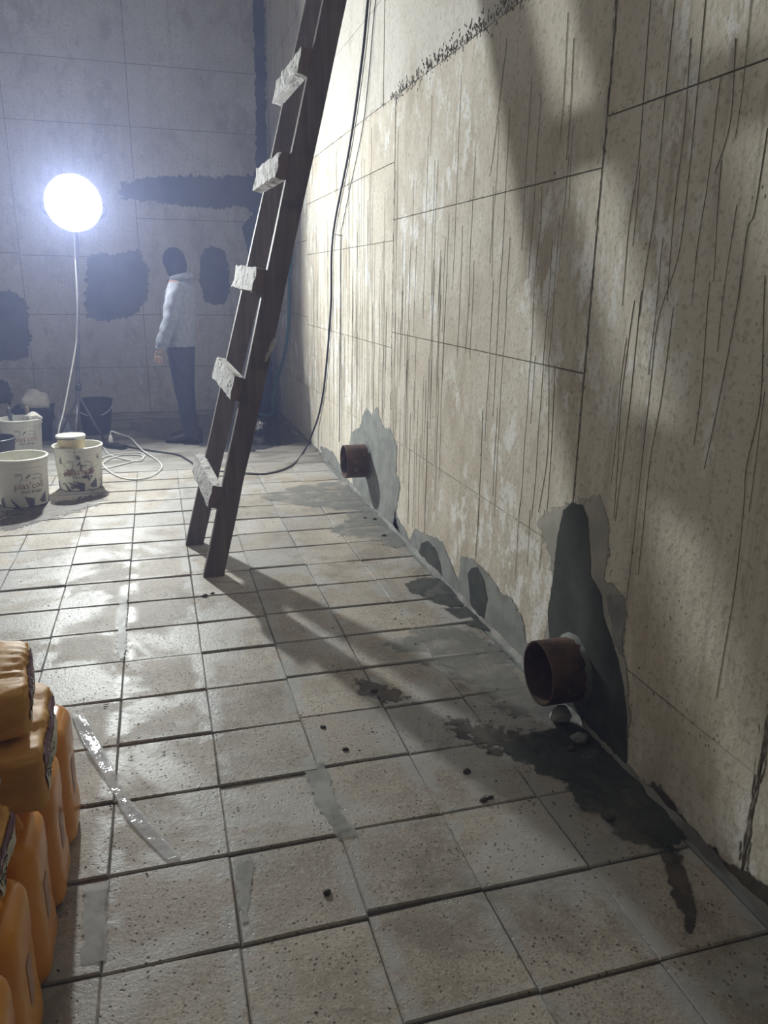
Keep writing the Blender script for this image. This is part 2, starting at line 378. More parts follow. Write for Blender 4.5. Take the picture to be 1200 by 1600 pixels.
def wall_panels():
    cols = [(9.15, 7.03, [0, .53, 1.15, 1.80, 2.417]), (7.03, 4.40, [0, .53, 1.085, 1.68, 2.09, 2.417]), (4.40, 2.232, [0, .555, 1.175, 1.79, 2.417]),
            (2.232, 1.275, [0, .315, 1.93, 2.417]), (1.275, -.9, [0, .6, 1.93, 2.417]), (-.9, FY, [0, .6, 1.93, 2.417])]
    ups = [(9.15, 7.0, [2.417, 3.62, CZ]), (7.0, 4.645, [2.417, 2.955, 3.6, CZ]), (4.645, 2.3, [2.417, 2.93, 3.6, CZ]), (2.3, .1, [2.417, 3.5, CZ]), (.1, FY, [2.417, 3.5, CZ])]
    for cs, m in ((cols, M_WALL), (ups, M_WALL2)):
        for y1, y0, zs in cs:
            for z0, z1 in zip(zs, zs[1:]):
                d = random.uniform(-.0012, .0012); g = .0045 if y0 > 2.5 else .0055
                box('panel', (WX + d, y0 + g, z0 + .0026), (WX + .02, y1 - g, z1 - .0026), m, wall_r)
    colsb = [(LX, -1.3, [0, .51, 1.08, 1.70, 2.97, 3.555, CZ]), (-1.3, -.11, [0, .51, 1.08, 1.68, 2.97, 3.555, CZ]), (-.11, WX, [0, .51, 1.08, 2.08, 2.97, 3.555, CZ])]
    for x0, x1, zs in colsb:
        for z0, z1 in zip(zs, zs[1:]):
            d = random.uniform(-.001, .001); g = .0035
            box('panel', (x0 + g, BY + d, z0 + g), (x1 - g, BY + .02, z1 - g), M_WALLB, wall_b)
wall_panels()

def tiles():
    XS = -.205; PX = .30; YS = 1.425; PY = .2976
    variants = []
    for k in range(7):
        ring = []
        hx, hy = .1496, .1458
        for sx, sy in ((-1, -1), (0, -1), (1, -1), (1, 0), (1, 1), (0, 1), (-1, 1), (-1, 0)):
            ring.append((sx * hx + random.uniform(-.0012, .0012), sy * hy + random.uniform(-.002, .0015)))
        b = .0035
        v = [(x, y, -.025) for x, y in ring] + [(x, y, -.004) for x, y in ring] + [(x * (1 - b / hx), y * (1 - b / hy), random.uniform(-.0005, .0005)) for x, y in ring]
        f = [(i, (i + 1) % 8, 8 + (i + 1) % 8, 8 + i) for i in range(8)] + [(8 + i, 8 + (i + 1) % 8, 16 + (i + 1) % 8, 16 + i) for i in range(8)] + [tuple(range(16, 24))]
        me = bpy.data.meshes.new('tile'); me.from_pydata(v, [], f); me.materials.append(M_TILE); me.update(); variants.append(me)
    rowoff = {c: random.uniform(-.006, .006) for c in range(-6, 5)}
    for c in range(-6, 5):
        for r in range(-3, 16):
            o = bpy.data.objects.new('tile', random.choice(variants)); COL.objects.link(o); o.parent = floor
            p = V((XS + (c + .5) * PX + random.uniform(-.0015, .0015), YS + (r + .5) * PY + rowoff[c] + random.uniform(-.003, .003), random.uniform(-.0015, .0012)))
            o.location = p - ORG[floor]
            o.rotation_euler = (random.uniform(-.022, .004), random.uniform(-.008, .008), random.uniform(-.006, .006) + (math.pi if random.random() < .0 else 0))
    x0 = XS - 6 * PX; x1 = XS + 5 * PX; y0 = YS - 3 * PY; y1 = YS + 16 * PY
    for a, b in (((x0, y1 + .004), (WX, BY)), ((LX, FY), (x0 - .004, BY)), ((x0, FY), (WX, y0 - .004))):
        box('screed', (a[0], a[1], -.03), (b[0], b[1], -.001), M_SCREED, floor)
    box('screed', (x1 + .002, y0, -.03), (WX, y1, -.002), M_MORT, floor)
tiles()

# mortar cove along the foot of the pipe wall
def cove():
    g = G(); N = 1100; v = []; 
    for i in range(N + 1):
        y = FY + (BY - FY) * i / N; q = V((0, y * 5, 0)); n1 = mnoise.noise(q); n2 = mnoise.noise(q * 3 + V((5, 0, 0)))
        n3_ = mnoise.noise(q * 11); a = max(.006, .020 + .014 * n1 + .010 * n2 + .006 * n3_); h = max(.004, .018 + .016 * n1 + .012 * n2 + .007 * n3_)
        v += [(WX - a, y, -.001), (WX - a * .45, y, h * .30), (WX - .003, y, h), (WX + .004, y, h)]
    f = [(i * 4 + k, i * 4 + k + 1, i * 4 + k + 5, i * 4 + k + 4) for i in range(N) for k in range(3)]
    o = mk('mortar_cove', v, f, M_COVE, wall_r, smooth=True); return o
cove()
WN = (-1, 0, 0)
def wp(pts, off=0.0): return [on_wall(x, y, WX - off) for x, y in pts]
def fp(pts, z=0.0): return [on_floor(x, y, z) for x, y in pts]
def bp(pts): return [on_back(x, y, BY) for x, y in pts]
# smears round the pipes and along the base (wall)
patch('mortar_wash', wp([(840, 812), (862, 795), (905, 782), (938, 772), (950, 810), (953, 860), (946, 905), (978, 928), (976, 1012), (985, 1090), (984, 1150), (960, 1190), (905, 1140), (868, 1090), (850, 1000), (866, 930), (862, 870)]), WN, .003, P_WASH, wall_r, .03)
patch('wet_mortar', wp([(861, 1010), (857, 960), (866, 900), (872, 840), (882, 797), (895, 785), (913, 789), (921, 815), (924, 860), (925, 900), (942, 930), (944, 960), (955, 990), (968, 1030), (977, 1075), (982, 1120), (980, 1200), (960, 1205), (905, 1150), (868, 1095)]), WN, .0045, P_MORTD, wall_r, .007, .01)
patch('mortar_wash', wp([(545, 715), (549, 675), (562, 668), (566, 655), (573, 636), (580, 648), (590, 636), (598, 665), (612, 672), (621, 695), (620, 740), (626, 760), (618, 805), (628, 842), (612, 838), (580, 802), (556, 775)]), WN, .003, P_MORT, wall_r, .03)
patch('mortar_wash', wp([(612, 832), (618, 800), (640, 842), (648, 826), (666, 834), (690, 845), (706, 880), (716, 905), (722, 868), (736, 872), (762, 892), (784, 925), (800, 935), (816, 965), (822, 1000), (838, 1010), (838, 1055), (800, 1022), (740, 962), (680, 900)]), WN, .003, P_MORT, wall_r, .022, .012)
patch('wet_mortar', wp([(655, 862), (660, 848), (669, 845), (681, 856), (689, 878), (692, 902), (676, 892), (660, 876)]), WN, .0045, P_MORTD, wall_r, .01, .008)
patch('wet_mortar', wp([(732, 896), (738, 887), (747, 886), (757, 905), (763, 935), (757, 966), (743, 966), (736, 940)]), WN, .0045, P_MORTD, wall_r, .006, .008)
patch('mortar_wash', wp([(948, 930), (978, 926), (981, 960), (974, 990), (977, 1030), (960, 1005)]), WN, .004, P_MORTL, wall_r, .02, .01)
patch('mortar_wash', wp([(500, 696), (520, 706), (534, 730), (550, 762), (530, 752), (506, 728)]), WN, .003, P_MORT, wall_r, .03)
patch('dirt_wash', wp([(1000, 1225), (1030, 1225), (1080, 1290), (1140, 1350), (1200, 1385), (1240, 1420), (1240, 1480), (1190, 1428), (1100, 1340)]), WN, .003, P_STAIN, wall_r, .03, .012)
# smears on the floor
FN = (0, 0, 1)
patch('mortar_smear', fp([(400, 778), (470, 757), (530, 752), (560, 768), (592, 800), (618, 828), (645, 855), (612, 858), (575, 842), (530, 838), (515, 826), (550, 808), (520, 796), (470, 790)]), FN, .003, P_MORTF, floor, .07, .02)
patch('mortar_smear', fp([(632, 914), (655, 902), (690, 905), (716, 922), (735, 945), (705, 950), (668, 938), (640, 925)]), FN, .003, P_DAMP_SHADE, floor, .03)
patch('mortar_smear', fp([(688, 950), (730, 948), (765, 962), (785, 990), (755, 985), (735, 978), (712, 966)]), FN, .003, P_DAMP_SHADE, floor, .03)
patch('mortar_smear', fp([(590, 1005), (680, 975), (740, 985), (785, 1010), (800, 1040), (835, 1075), (870, 1105), (880, 1130), (800, 1120), (760, 1085), (700, 1050), (640, 1030)]), FN, .0025, P_MORTF, floor, .09, .02)
patch('mortar_smear', fp([(770, 1160), (830, 1152), (880, 1130), (915, 1140), (955, 1160), (1000, 1195), (1035, 1245), (1075, 1312), (1050, 1336), (1000, 1322), (962, 1306), (935, 1275), (905, 1262), (880, 1225), (840, 1205), (800, 1185)]), FN, .003, P_DAMP_SHADE, floor, .035)  # damp mortar, with pipe and ladder shadow painted into its dark tone
patch('mud_streak', fp([(1032, 1330), (1062, 1338), (1080, 1385), (1090, 1430), (1088, 1462), (1074, 1466), (1064, 1430), (1048, 1390)]), FN, .003, P_STAIN, floor, .022, .01)
patch('mud_streak', fp([(700, 1120), (790, 1140), (860, 1150), (830, 1190), (770, 1175), (720, 1150)]), FN, .0025, P_STAIN, floor, .09, .02)
patch('mud_streak', fp([(555, 1060), (600, 1070), (640, 1095), (600, 1100), (565, 1085)]), FN, .0025, P_STAIN, floor, .06, .02)
patch('mortar_smear', fp([(131, 1388), (172, 1374), (168, 1440), (166, 1502), (124, 1512)]), FN, .0025, P_MORTL, floor, .012, .01)
patch('mortar_smear', fp([(366, 1340), (398, 1334), (392, 1395), (386, 1452), (376, 1440)]), FN, .0025, P_MORTL, floor, .012, .01)
patch('mortar_smear', fp([(470, 1195), (505, 1190), (530, 1262), (565, 1310), (528, 1310), (500, 1268)]), FN, .0025, P_MORTL, floor, .018, .01)
patch('mortar_smear', fp([(186, 930), (200, 930), (198, 1010), (190, 1040), (182, 1010)]), FN, .0025, P_MORTL, floor, .015, .01)
patch('wet_patch', fp([(378, 712), (410, 703), (468, 690), (450, 668), (436, 643), (330, 648), (270, 652), (200, 660), (215, 678), (260, 690), (330, 700)]), FN, .002, P_WET, floor, .12, .04)
patch('dark_wash', fp([(0, 800), (60, 790), (160, 772), (170, 782), (120, 800), (40, 822), (0, 830)]), FN, .002, P_STAIN, floor, .12, .03)  # dark film across the tiles in front of the buckets
# slurry bands brushed onto the end wall
BN = (0, -1, 0)
patch('slurry_band', bp([(394, -40), (412, -40), (417, 240), (421, 400), (424, 560), (428, 625), (405, 625), (402, 480), (384, 380), (378, 352), (398, 330), (400, 200)]), BN, .003, P_COAT, wall_b, .03, .03)
patch('slurry_band', bp([(185, 284), (260, 275), (330, 276), (403, 272), (404, 345), (380, 322), (330, 326), (255, 318), (190, 312)]), BN, .004, P_COAT, wall_b, .05, .03)
patch('slurry_patch', bp([(312, 400), (320, 388), (335, 385), (352, 392), (358, 420), (359, 455), (352, 472), (335, 478), (320, 470), (312, 445)]), BN, .003, P_COAT, wall_b, .03, .025)
patch('slurry_patch', bp([(135, 400), (180, 395), (215, 392), (232, 420), (232, 465), (215, 490), (170, 502), (135, 495)]), BN, .003, P_COAT, wall_b, .06, .03)
patch('slurry_patch', bp([(-30, 452), (20, 455), (42, 475), (48, 520), (46, 560), (-30, 565)]), BN, .003, P_COAT, wall_b, .05, .03)
patch('slurry_patch', bp([(-30, 585), (8, 592), (20, 612), (22, 632), (-30, 632)]), BN, .003, P_COAT, wall_b, .05, .03)

# drip stains down the pipe wall (too many and too fine to count)
def drips():
    g = G()
    def rib(P, wd, off):
        n = len(P); v = []
        for i, p in enumerate(P):
            k = wd * (1 - .55 * i / n); v += [(WX - off, p.y - k / 2, p.z), (WX - off - .0012, p.y, p.z), (WX - off, p.y + k / 2, p.z)]
        f = []
        for i in range(n - 1):
            a = i * 3; f += [(a, a + 1, a + 4, a + 3), (a + 1, a + 2, a + 5, a + 4)]
        g.add(v, f)
    traced = [[(1103, 0), (1090, 147), (1075, 293), (1060, 403), (1029, 480 + 20), (1017, 601), (1002, 737), (990, 850), (980, 938)], [(1053, 480), (1035, 616), (1017, 718), (1006, 820), (998, 898)],
              [(992, 470), (985, 517), (971, 627), (966, 720), (960, 810)], [(1003, 455), (1000, 480), (984, 638), (970, 750), (962, 814)], [(1110, 440), (1106, 480), (1097, 605), (1085, 696)],
              [(1158, 430), (1152, 480), (1121, 641), (1101, 733)], [(1196, 430), (1194, 480), (1189, 627), (1167, 729), (1163, 792), (1149, 920), (1135, 1000), (1120, 1090)],
              [(1017, 0), (1009, 110), (998, 257), (984, 348), (973, 477)], [(1055, 0), (1039, 165), (1024, 330), (1009, 422), (1000, 495)], [(1080, 60), (1070, 200), (1055, 320), (1043, 470)],
              [(888, 20), (882, 140), (876, 215)], [(897, 60), (892, 170), (886, 250)], [(858, 560), (858, 640), (855, 720), (842, 800)], [(868, 570), (862, 700), (855, 800), (850, 850)], [(793, 60), (770, 250), (764, 186 + 90)],
              [(755, 640), (752, 720), (748, 800), (742, 885)], [(1150, 60), (1142, 190), (1118, 270)], [(1128, 250), (1122, 330), (1116, 440)], [(1200, 200), (1180, 330), (1168, 360), (1155, 470)]]
    for T in traced:
        P = cat_rom(wp(T), 5); rib(P, random.uniform(.003, .0048), .0015)
    def rnd(ya, yb, za, zb, n, w0, w1, l0, l1):
        for _ in range(n):
            y = random.uniform(ya, yb); z = random.uniform(za, zb); L = min(random.uniform(l0, l1), z - .12); s = random.random() * 99
            k = max(4, int(L / .05)); rib([V((WX, y + .012 * mnoise.noise(V((s, i * .22, 0))) - .0 * i, z - L * i / k)) for i in range(k + 1)], random.uniform(w0, w1), .0014)
    rnd(4.5, 6.9, 1.2, 2.4, 80, .0013, .0032, .3, 1.5); rnd(4.5, 6.9, .7, 1.6, 40, .0013, .003, .3, .9)
    rnd(2.4, 4.38, 1.5, 2.4, 24, .001, .002, .2, 1.2); rnd(3.5, 4.38, .6, 1.7, 40, .0012, .0028, .2, .9); rnd(2.3, 3.3, .6, 1.8, 8, .0012, .002, .2, .7)
    rnd(1.3, 2.2, 1.2, 2.4, 8, .0012, .0022, .2, .6); rnd(-2, 1.2, .8, 2.4, 30, .002, .004, .3, 1.2)
    props(g.build('drip_stains', M_DRIP, wall_r), kind='stuff')
drips()
def honeycomb():
    g = G()
    def chip(y, z, L, wd, a, h=.004):
        dy, dz = math.cos(a), math.sin(a)
        c = V((WX, y, z)); u = V((0, dy, dz)) * L / 2; n = V((0, -dz, dy)) * wd / 2
        g.add([c - u, c + n - u * .2, c + u, c - n + u * .3, c + V((-h, 0, 0))], [(0, 1, 4), (1, 2, 4), (2, 3, 4), (3, 0, 4)])
    for _ in range(520):
        y = random.uniform(2.2, 7.0) if random.random() < .35 else random.uniform(2.7, 4.5)
        sp = .035 if 2.7 < y < 4.5 else .013
        chip(y, 2.417 + random.gauss(0, sp * .6) + (.02 if y < 4 else 0), random.uniform(.010, .034), random.uniform(.005, .014), random.uniform(.3, 2.8), .003)
    for zj, ya, yb in ((1.79, 2.25, 4.35), (1.175, 2.25, 4.35), (.555, 2.25, 4.35), (1.085, 4.45, 7), (.53, 4.45, 7), (1.93, 1.3, 2.2), (2.09, 4.45, 7)):
        for _ in range(int(34 * (yb - ya))):
            chip(random.uniform(ya, yb), zj + random.gauss(0, .014), random.uniform(.005, .02), random.uniform(.003, .007), random.uniform(0, 3.1), .0015)
    for yj, n in ((2.232, 190), (4.40, 110), (1.275, 260)):
        for _ in range(n):
            z = random.uniform(.05, 2.4); chip(yj + random.gauss(0, .005 if yj > 1.5 else .011), z, random.uniform(.03, .09), random.uniform(.005, .012), random.uniform(1.4, 1.75), .002)
    props(g.build('joint_honeycomb', M_HONEY, wall_r), kind='stuff')
honeycomb()

# ------------------------------------------------------------------ pipe stubs
def pipe(Xr, y, z, r, label):
    e = empty('pipe_stub', (WX, y, z), label, 'pipe', 'rusty pipe stubs in the wall')
    def ring(R, x, jit=0): return [V((x, y + R * math.cos(a) * (1 + jit * mnoise.noise(V((a, x * 9, z)))), z + R * math.sin(a))) for a in [2 * math.pi * k / 40 for k in range(40)]]
    xs = [WX + .01, WX - .05, (WX + Xr) / 2, Xr + .003, Xr, Xr, Xr + .003, WX - .012]
    rs = [r, r, r, r, r - .0012, r - .0068, r - .008, r - .008]
    v = []; f = []
    for x, R in zip(xs, rs): v += ring(R, x, .006)
    for i in range(len(xs) - 1):
        for k in range(40): f.append((i * 40 + k, i * 40 + (k + 1) % 40, (i + 1) * 40 + (k + 1) % 40, (i + 1) * 40 + k))
    o = mk('pipe_wall', v, f, M_RUST, e, smooth=True); sharp(o, 50)
    v = ring(r - .007, WX - .013); mk('bore_shade_cap', v, [tuple(range(40))], M_DARK, e)  # dark end cap; its near-black colour stands in for the deep bore's shade
    v = []; f = []
    for k in range(41):
        a = 2 * math.pi * k / 40; q = V((math.cos(a) * 3, math.sin(a) * 3, y)); b = .024 + .016 * mnoise.noise(q)
        v += [(WX - .018 - .014 * mnoise.noise(q * 2), y + r * .99 * math.cos(a), z + r * .99 * math.sin(a)), (WX - .006, y + (r + b * .5) * math.cos(a), z + (r + b * .5) * math.sin(a)), (WX + .002, y + (r + b) * math.cos(a), z + (r + b) * math.sin(a))]
    for k in range(40):
        for j in range(2): f.append((k * 3 + j, k * 3 + j + 1, k * 3 + j + 4, k * 3 + j + 3))
    mk('mortar_collar', v, f, M_MORTD, e, smooth=True)
    return e
pipe(1.19, 2.13, .165, .112, 'rusty steel pipe stub set low under the tall dark mortar patch')
pipe(1.165, 4.93, .291, .112, 'rusty steel pipe stub in the grey mortar patch beside the wall cable')
def lump(name, c, r, m, label=None, cat=None, group=None, parent=None, sub=3, amp=.35, flat=1.0, seed=0, sc=1.6):
    bm = bmesh.new(); bmesh.ops.create_icosphere(bm, subdivisions=sub, radius=1)
    rr = r if isinstance(r, tuple) else (r, r, r * flat); v = []
    for p in bm.verts:
        d = p.co.normalized(); k = 1 + amp * mnoise.noise(d * sc + V((seed, seed * 2, 0))); v.append(V(c) + V((d.x * rr[0], d.y * rr[1], max(d.z * rr[2], -.92 * rr[2]))) * k)
    f = [tuple(x.index for x in q.verts) for q in bm.faces]; bm.free()
    o = mk(name, v, f, m, parent, smooth=True)
    return props(o, label, cat, group)
lump('mortar_clod', on_floor(866, 1128) + V((.02, 0, .026)), (.035, .03, .028), M_MORTL, 'pale grey mortar clod under the pipe of the tall dark patch', 'mortar', seed=3, amp=.5)
lump('mortar_clod', on_floor(905, 1160) + V((0, 0, .015)), (.028, .024, .017), M_MORT, 'small flat mortar clod at the wall foot near the low pipe', 'mortar', seed=5, amp=.5)

# ------------------------------------------------------------------ ladder
def ladder():
    e = empty('wooden_ladder', (.18, 4.03, 0), 'homemade plank ladder with white plaster-crusted rungs leaning on the wall', 'ladder')
    def rail(xl, s, yf, zt, th, wd, seed):
        N = 26; v = []; f = []
        for i in range(N + 1):
            z = zt * i / N; x = xl + s * z; j = .003 * mnoise.noise(V((z * 2.3, seed, 0))); k = .003 * mnoise.noise(V((z * 2.1, seed + 7, 0)))
            if i == 3 and seed == 1: k -= .004
            v += [(x + j, yf, z), (x + wd + k, yf, z), (x + wd + k, yf + th, z), (x + j, yf + th, z)]
        for i in range(N):
            for q in range(4): f.append((i * 4 + q, i * 4 + (q + 1) % 4, i * 4 + 4 + (q + 1) % 4, i * 4 + 4 + q))
        f += [(0, 1, 2, 3), (N * 4, N * 4 + 1, N * 4 + 2, N * 4 + 3)]
        return mk('rail', v, f, M_WOOD, e)
    zt = 4.32
    rn = rail(.153, .2455, 3.745, zt, .052, .102, 1); rail(.087, .2645, 4.276, zt, .052, .098, 2)
    P = [(425, 530), (430, 524), (434, 530), (428, 545), (418, 562), (413, 570), (414, 556), (420, 545)]
    pts = [CP + ray(*p) * ((3.745 - 0) / ray(*p).y) for p in P]
    patch('plaster_splash', pts, (0, -1, 0), .0015, feather(plaster(), 90, .45), rn, .008, .006)
    for i, (zn, zf, tl) in enumerate(((.415, .455, .12), (.945, .985, .10), (1.445, 1.462, .02), (1.945, 1.945, -.05), (2.372, 2.365, -.06), (2.86, 2.86, 0), (3.34, 3.34, 0), (3.82, 3.82, 0))):
        A = V((.153 + .2455 * zn, 3.748, zn)); B = V((.087 + .2645 * zf, 4.352, zf))
        ax = (B - A).normalized(); lean = V((.255, 0, 1)).normalized(); out = ax.cross(lean).normalized()
        if out.x > 0: out = -out
        hw = .056; th = .05; NL = 14; v = []; f = []; mi = []
        ring = [(-1, 0), (-1, .5), (-1, 1), (-.33, 1), (.33, 1), (1, 1), (1, .5), (1, 0)]
        for k in range(NL + 1):
            c = A.lerp(B, k / NL)
            for a, b in ring:
                q = c + lean * a * hw + out * (b * th)
                amp = .0 if b == 0 else .009
                q += V((mnoise.noise(q * 34 + V((i, 0, 0))), mnoise.noise(q * 34 + V((0, i, 4))) * (0 if k == 0 else .6), mnoise.noise(q * 34 + V((3, 0, i))))) * amp
                v.append(q)
        n = len(ring)
        for k in range(NL):
            for q in range(n): f.append((k * n + q, k * n + (q + 1) % n, (k + 1) * n + (q + 1) % n, (k + 1) * n + q)); mi.append(0)
        f.append(tuple(range(n))); mi.append(1); f.append(tuple(NL * n + q for q in range(n))); mi.append(1)
        mk('rung', v, f, [M_PLAST, M_ENDW], e, mi=mi)
ladder()

# ------------------------------------------------------------------ work light on a tripod
LP = V((-.574, 7.2, 2.045))
def work_light():
    e = empty('work_light', (-.72, 7.22, 0), 'glaring round work light on a thin grey tripod pole', 'work light')
    b = V((-.72, 7.22, .05)); top = LP + V((0, .085, -.20)); d = (top - b).normalized()
    tube('pole', [b, top], .017, M_METAL, e, 12, 0)
    tube('pole_clamp', [b + d * .46, b + d * .52], .026, M_BLACKP, e, 12, 0)
    for a in (20, 150, 265):
        f = V((b.x + .24 * math.cos(math.radians(a)), b.y + .24 * math.sin(math.radians(a)), .012))
        l = tube('tripod_leg', [b + d * .42, f], .010, M_METAL, e, 8, 0)
        tube('rubber_foot', [f + V((0, 0, .018)), f + V((0, 0, -.011))], .015, M_BLACKP, l, 8, 0)
    ax = V((.02, -1, -.08)).normalized(); u = ax.cross(V((0, 0, 1))).normalized(); w_ = u.cross(ax)
    def disc_sec(prof, name, m, par, seg=40, capa=True):
        v = []; f = []
        for r, h in prof:
            for k in range(seg):
                a = 2 * math.pi * k / seg; v.append(LP + ax * h + (u * math.cos(a) + w_ * math.sin(a)) * r)
        for i in range(len(prof) - 1):
            for k in range(seg): f.append((i * seg + k, i * seg + (k + 1) % seg, (i + 1) * seg + (k + 1) % seg, (i + 1) * seg + k))
        if capa: f.append(tuple(range(seg)))
        f.append(tuple((len(prof) - 1) * seg + k for k in range(seg)))
        return mk(name, v, f, m, par, smooth=False)
    hd = disc_sec([(.07, -.09), (.12, -.075), (.20, -.035), (.228, .0), (.228, .008), (.222, .008), (.218, .0)], 'lamp_housing', M_METAL, e)
    disc_sec([(.216, .001), (.216, .004), (.07, .012)], 'bloom_ring', M_BLOOM, e)  # added glowing ring around the lamp core, copies lens bloom
    disc_sec([(.06, .0125), (.06, .016)], 'led_lens', M_LED, e)
    for k in range(8):
        a = 2 * math.pi * k / 8; c = LP - ax * .085 + (u * math.cos(a) + w_ * math.sin(a)) * .05
        tube('cooling_fin', [c, c - ax * .035], .008, M_METAL, hd, 6, 0)
    pts = [LP + u * .235 + ax * -.01, LP + u * .235 - ax * .06 - w_ * .08, LP - ax * .085 - w_ * .22, LP - u * .235 - ax * .06 - w_ * .08, LP - u * .235 - ax * .01]
    tube('yoke_bracket', pts, .009, M_METAL, e, 8, 6)
work_light()

# ------------------------------------------------------------------ cables
def fl(x, y, z=.006): return on_floor(x, y, 0) + V((0, 0, z))
cable = [on_wall(*p, 1.315) for p in ((582, -60), (575, 0), (566, 90), (546, 230), (520, 370), (517, 480), (508, 590), (500, 640))]
cable = [V((1.315, cable[0].y - .05, 4.55))] + cable + [on_wall(490, 672, 1.29), fl(474, 708), fl(455, 729), fl(420, 741), fl(390, 741), fl(350, 738), fl(315, 733), fl(292, 719), fl(275, 711), fl(240, 706), fl(205, 700), fl(196, 699, .02)]
props(tube('black_cable', cable, .0085, M_CORDB, None, 8, 6), 'black power cable hanging down the wall and trailing across the floor', 'cable')
wire = [V((1.322, 4.9, 4.5))] + [on_wall(*p, 1.322) for p in ((598, -50), (587, 0), (577, 110), (567, 197), (550, 280), (535, 353), (533, 368), (532, 480), (531, 600), (530, 690))]
wv = props(tube('thin_wire', wire, .0032, M_WIRE, None, 6, 5), 'thin dark wire hanging straight beside the black cable on the wall', 'wire')
tube('tie', [on_wall(533, 368, 1.318), on_wall(521, 366, 1.31)], .003, M_WIRE, wv, 6, 0)
strip_c = V((-.45, 7.19, 0))
cord = [LP + V((-.01, .09, -.12)), V((-.60, 7.26, 1.72)), V((-.615, 7.19, 1.3)), V((-.645, 7.195, 1.02)), V((-.67, 7.18, .86)), on_back(100, 640, 7.05), on_back(92, 672, 6.98), V((-.86, 6.9, .03)), V((-.80, 6.75, .008)), V((-.6, 6.75, .008)),
        fl(160, 700), fl(172, 712), fl(215, 722), fl(222, 713), fl(190, 712), fl(165, 722), fl(158, 733), fl(190, 727), fl(225, 716), fl(215, 708), fl(175, 712), fl(158, 720, .012), fl(168, 735), fl(195, 749), fl(230, 748), fl(252, 734), fl(248, 722), fl(222, 706, .02), fl(205, 693, .05), V((-.375, 7.15, .13)), V((-.435, 7.19, .145)), V((-.445, 7.19, .115))]
props(tube('lamp_cord', cord, .0065, M_CORDW, None, 8, 6), 'white lamp cord looped in coils on the floor and running up the pole', 'cable')  # the lamp's own power cord, from its head to the plug
def power_strip():
    e = empty('power_strip', strip_c, 'black power strip with a white plug on the floor beside the cord coils', 'power strip')
    a = V((-.56, 7.29, 0)); b = V((-.33, 7.07, 0)); d = (b - a).normalized(); n = V((-d.y, d.x, 0)) * .032
    Z = V((0, 0, 1)); v = []
    for p in (a, b):
        for s, z in ((-1, .0), (1, .0), (1, .03), (.7, .042), (-.7, .042), (-1, .03)): v.append(p + n * s + Z * z)
    mk('strip_body', v, [(i, (i + 1) % 6, 6 + (i + 1) % 6, 6 + i) for i in range(6)] + [tuple(range(6)), tuple(range(6, 12))], M_BLACKP, e)
    for t_ in (.2, .45, .7):
        c = a.lerp(b, t_); vv, ff = lathe_geo([(.02, .038), (.023, .047), (.02, .049), (.016, .043)], c, 16); mk('socket', vv, ff, M_BLACKP, e, smooth=True)
    c = V((-.445, 7.18, 0)); vv, ff = lathe_geo([(.019, .044), (.021, .06), (.018, .085), (.008, .115)], c, 16); mk('plug', vv, ff, M_CORDW, e, smooth=True)
power_strip()

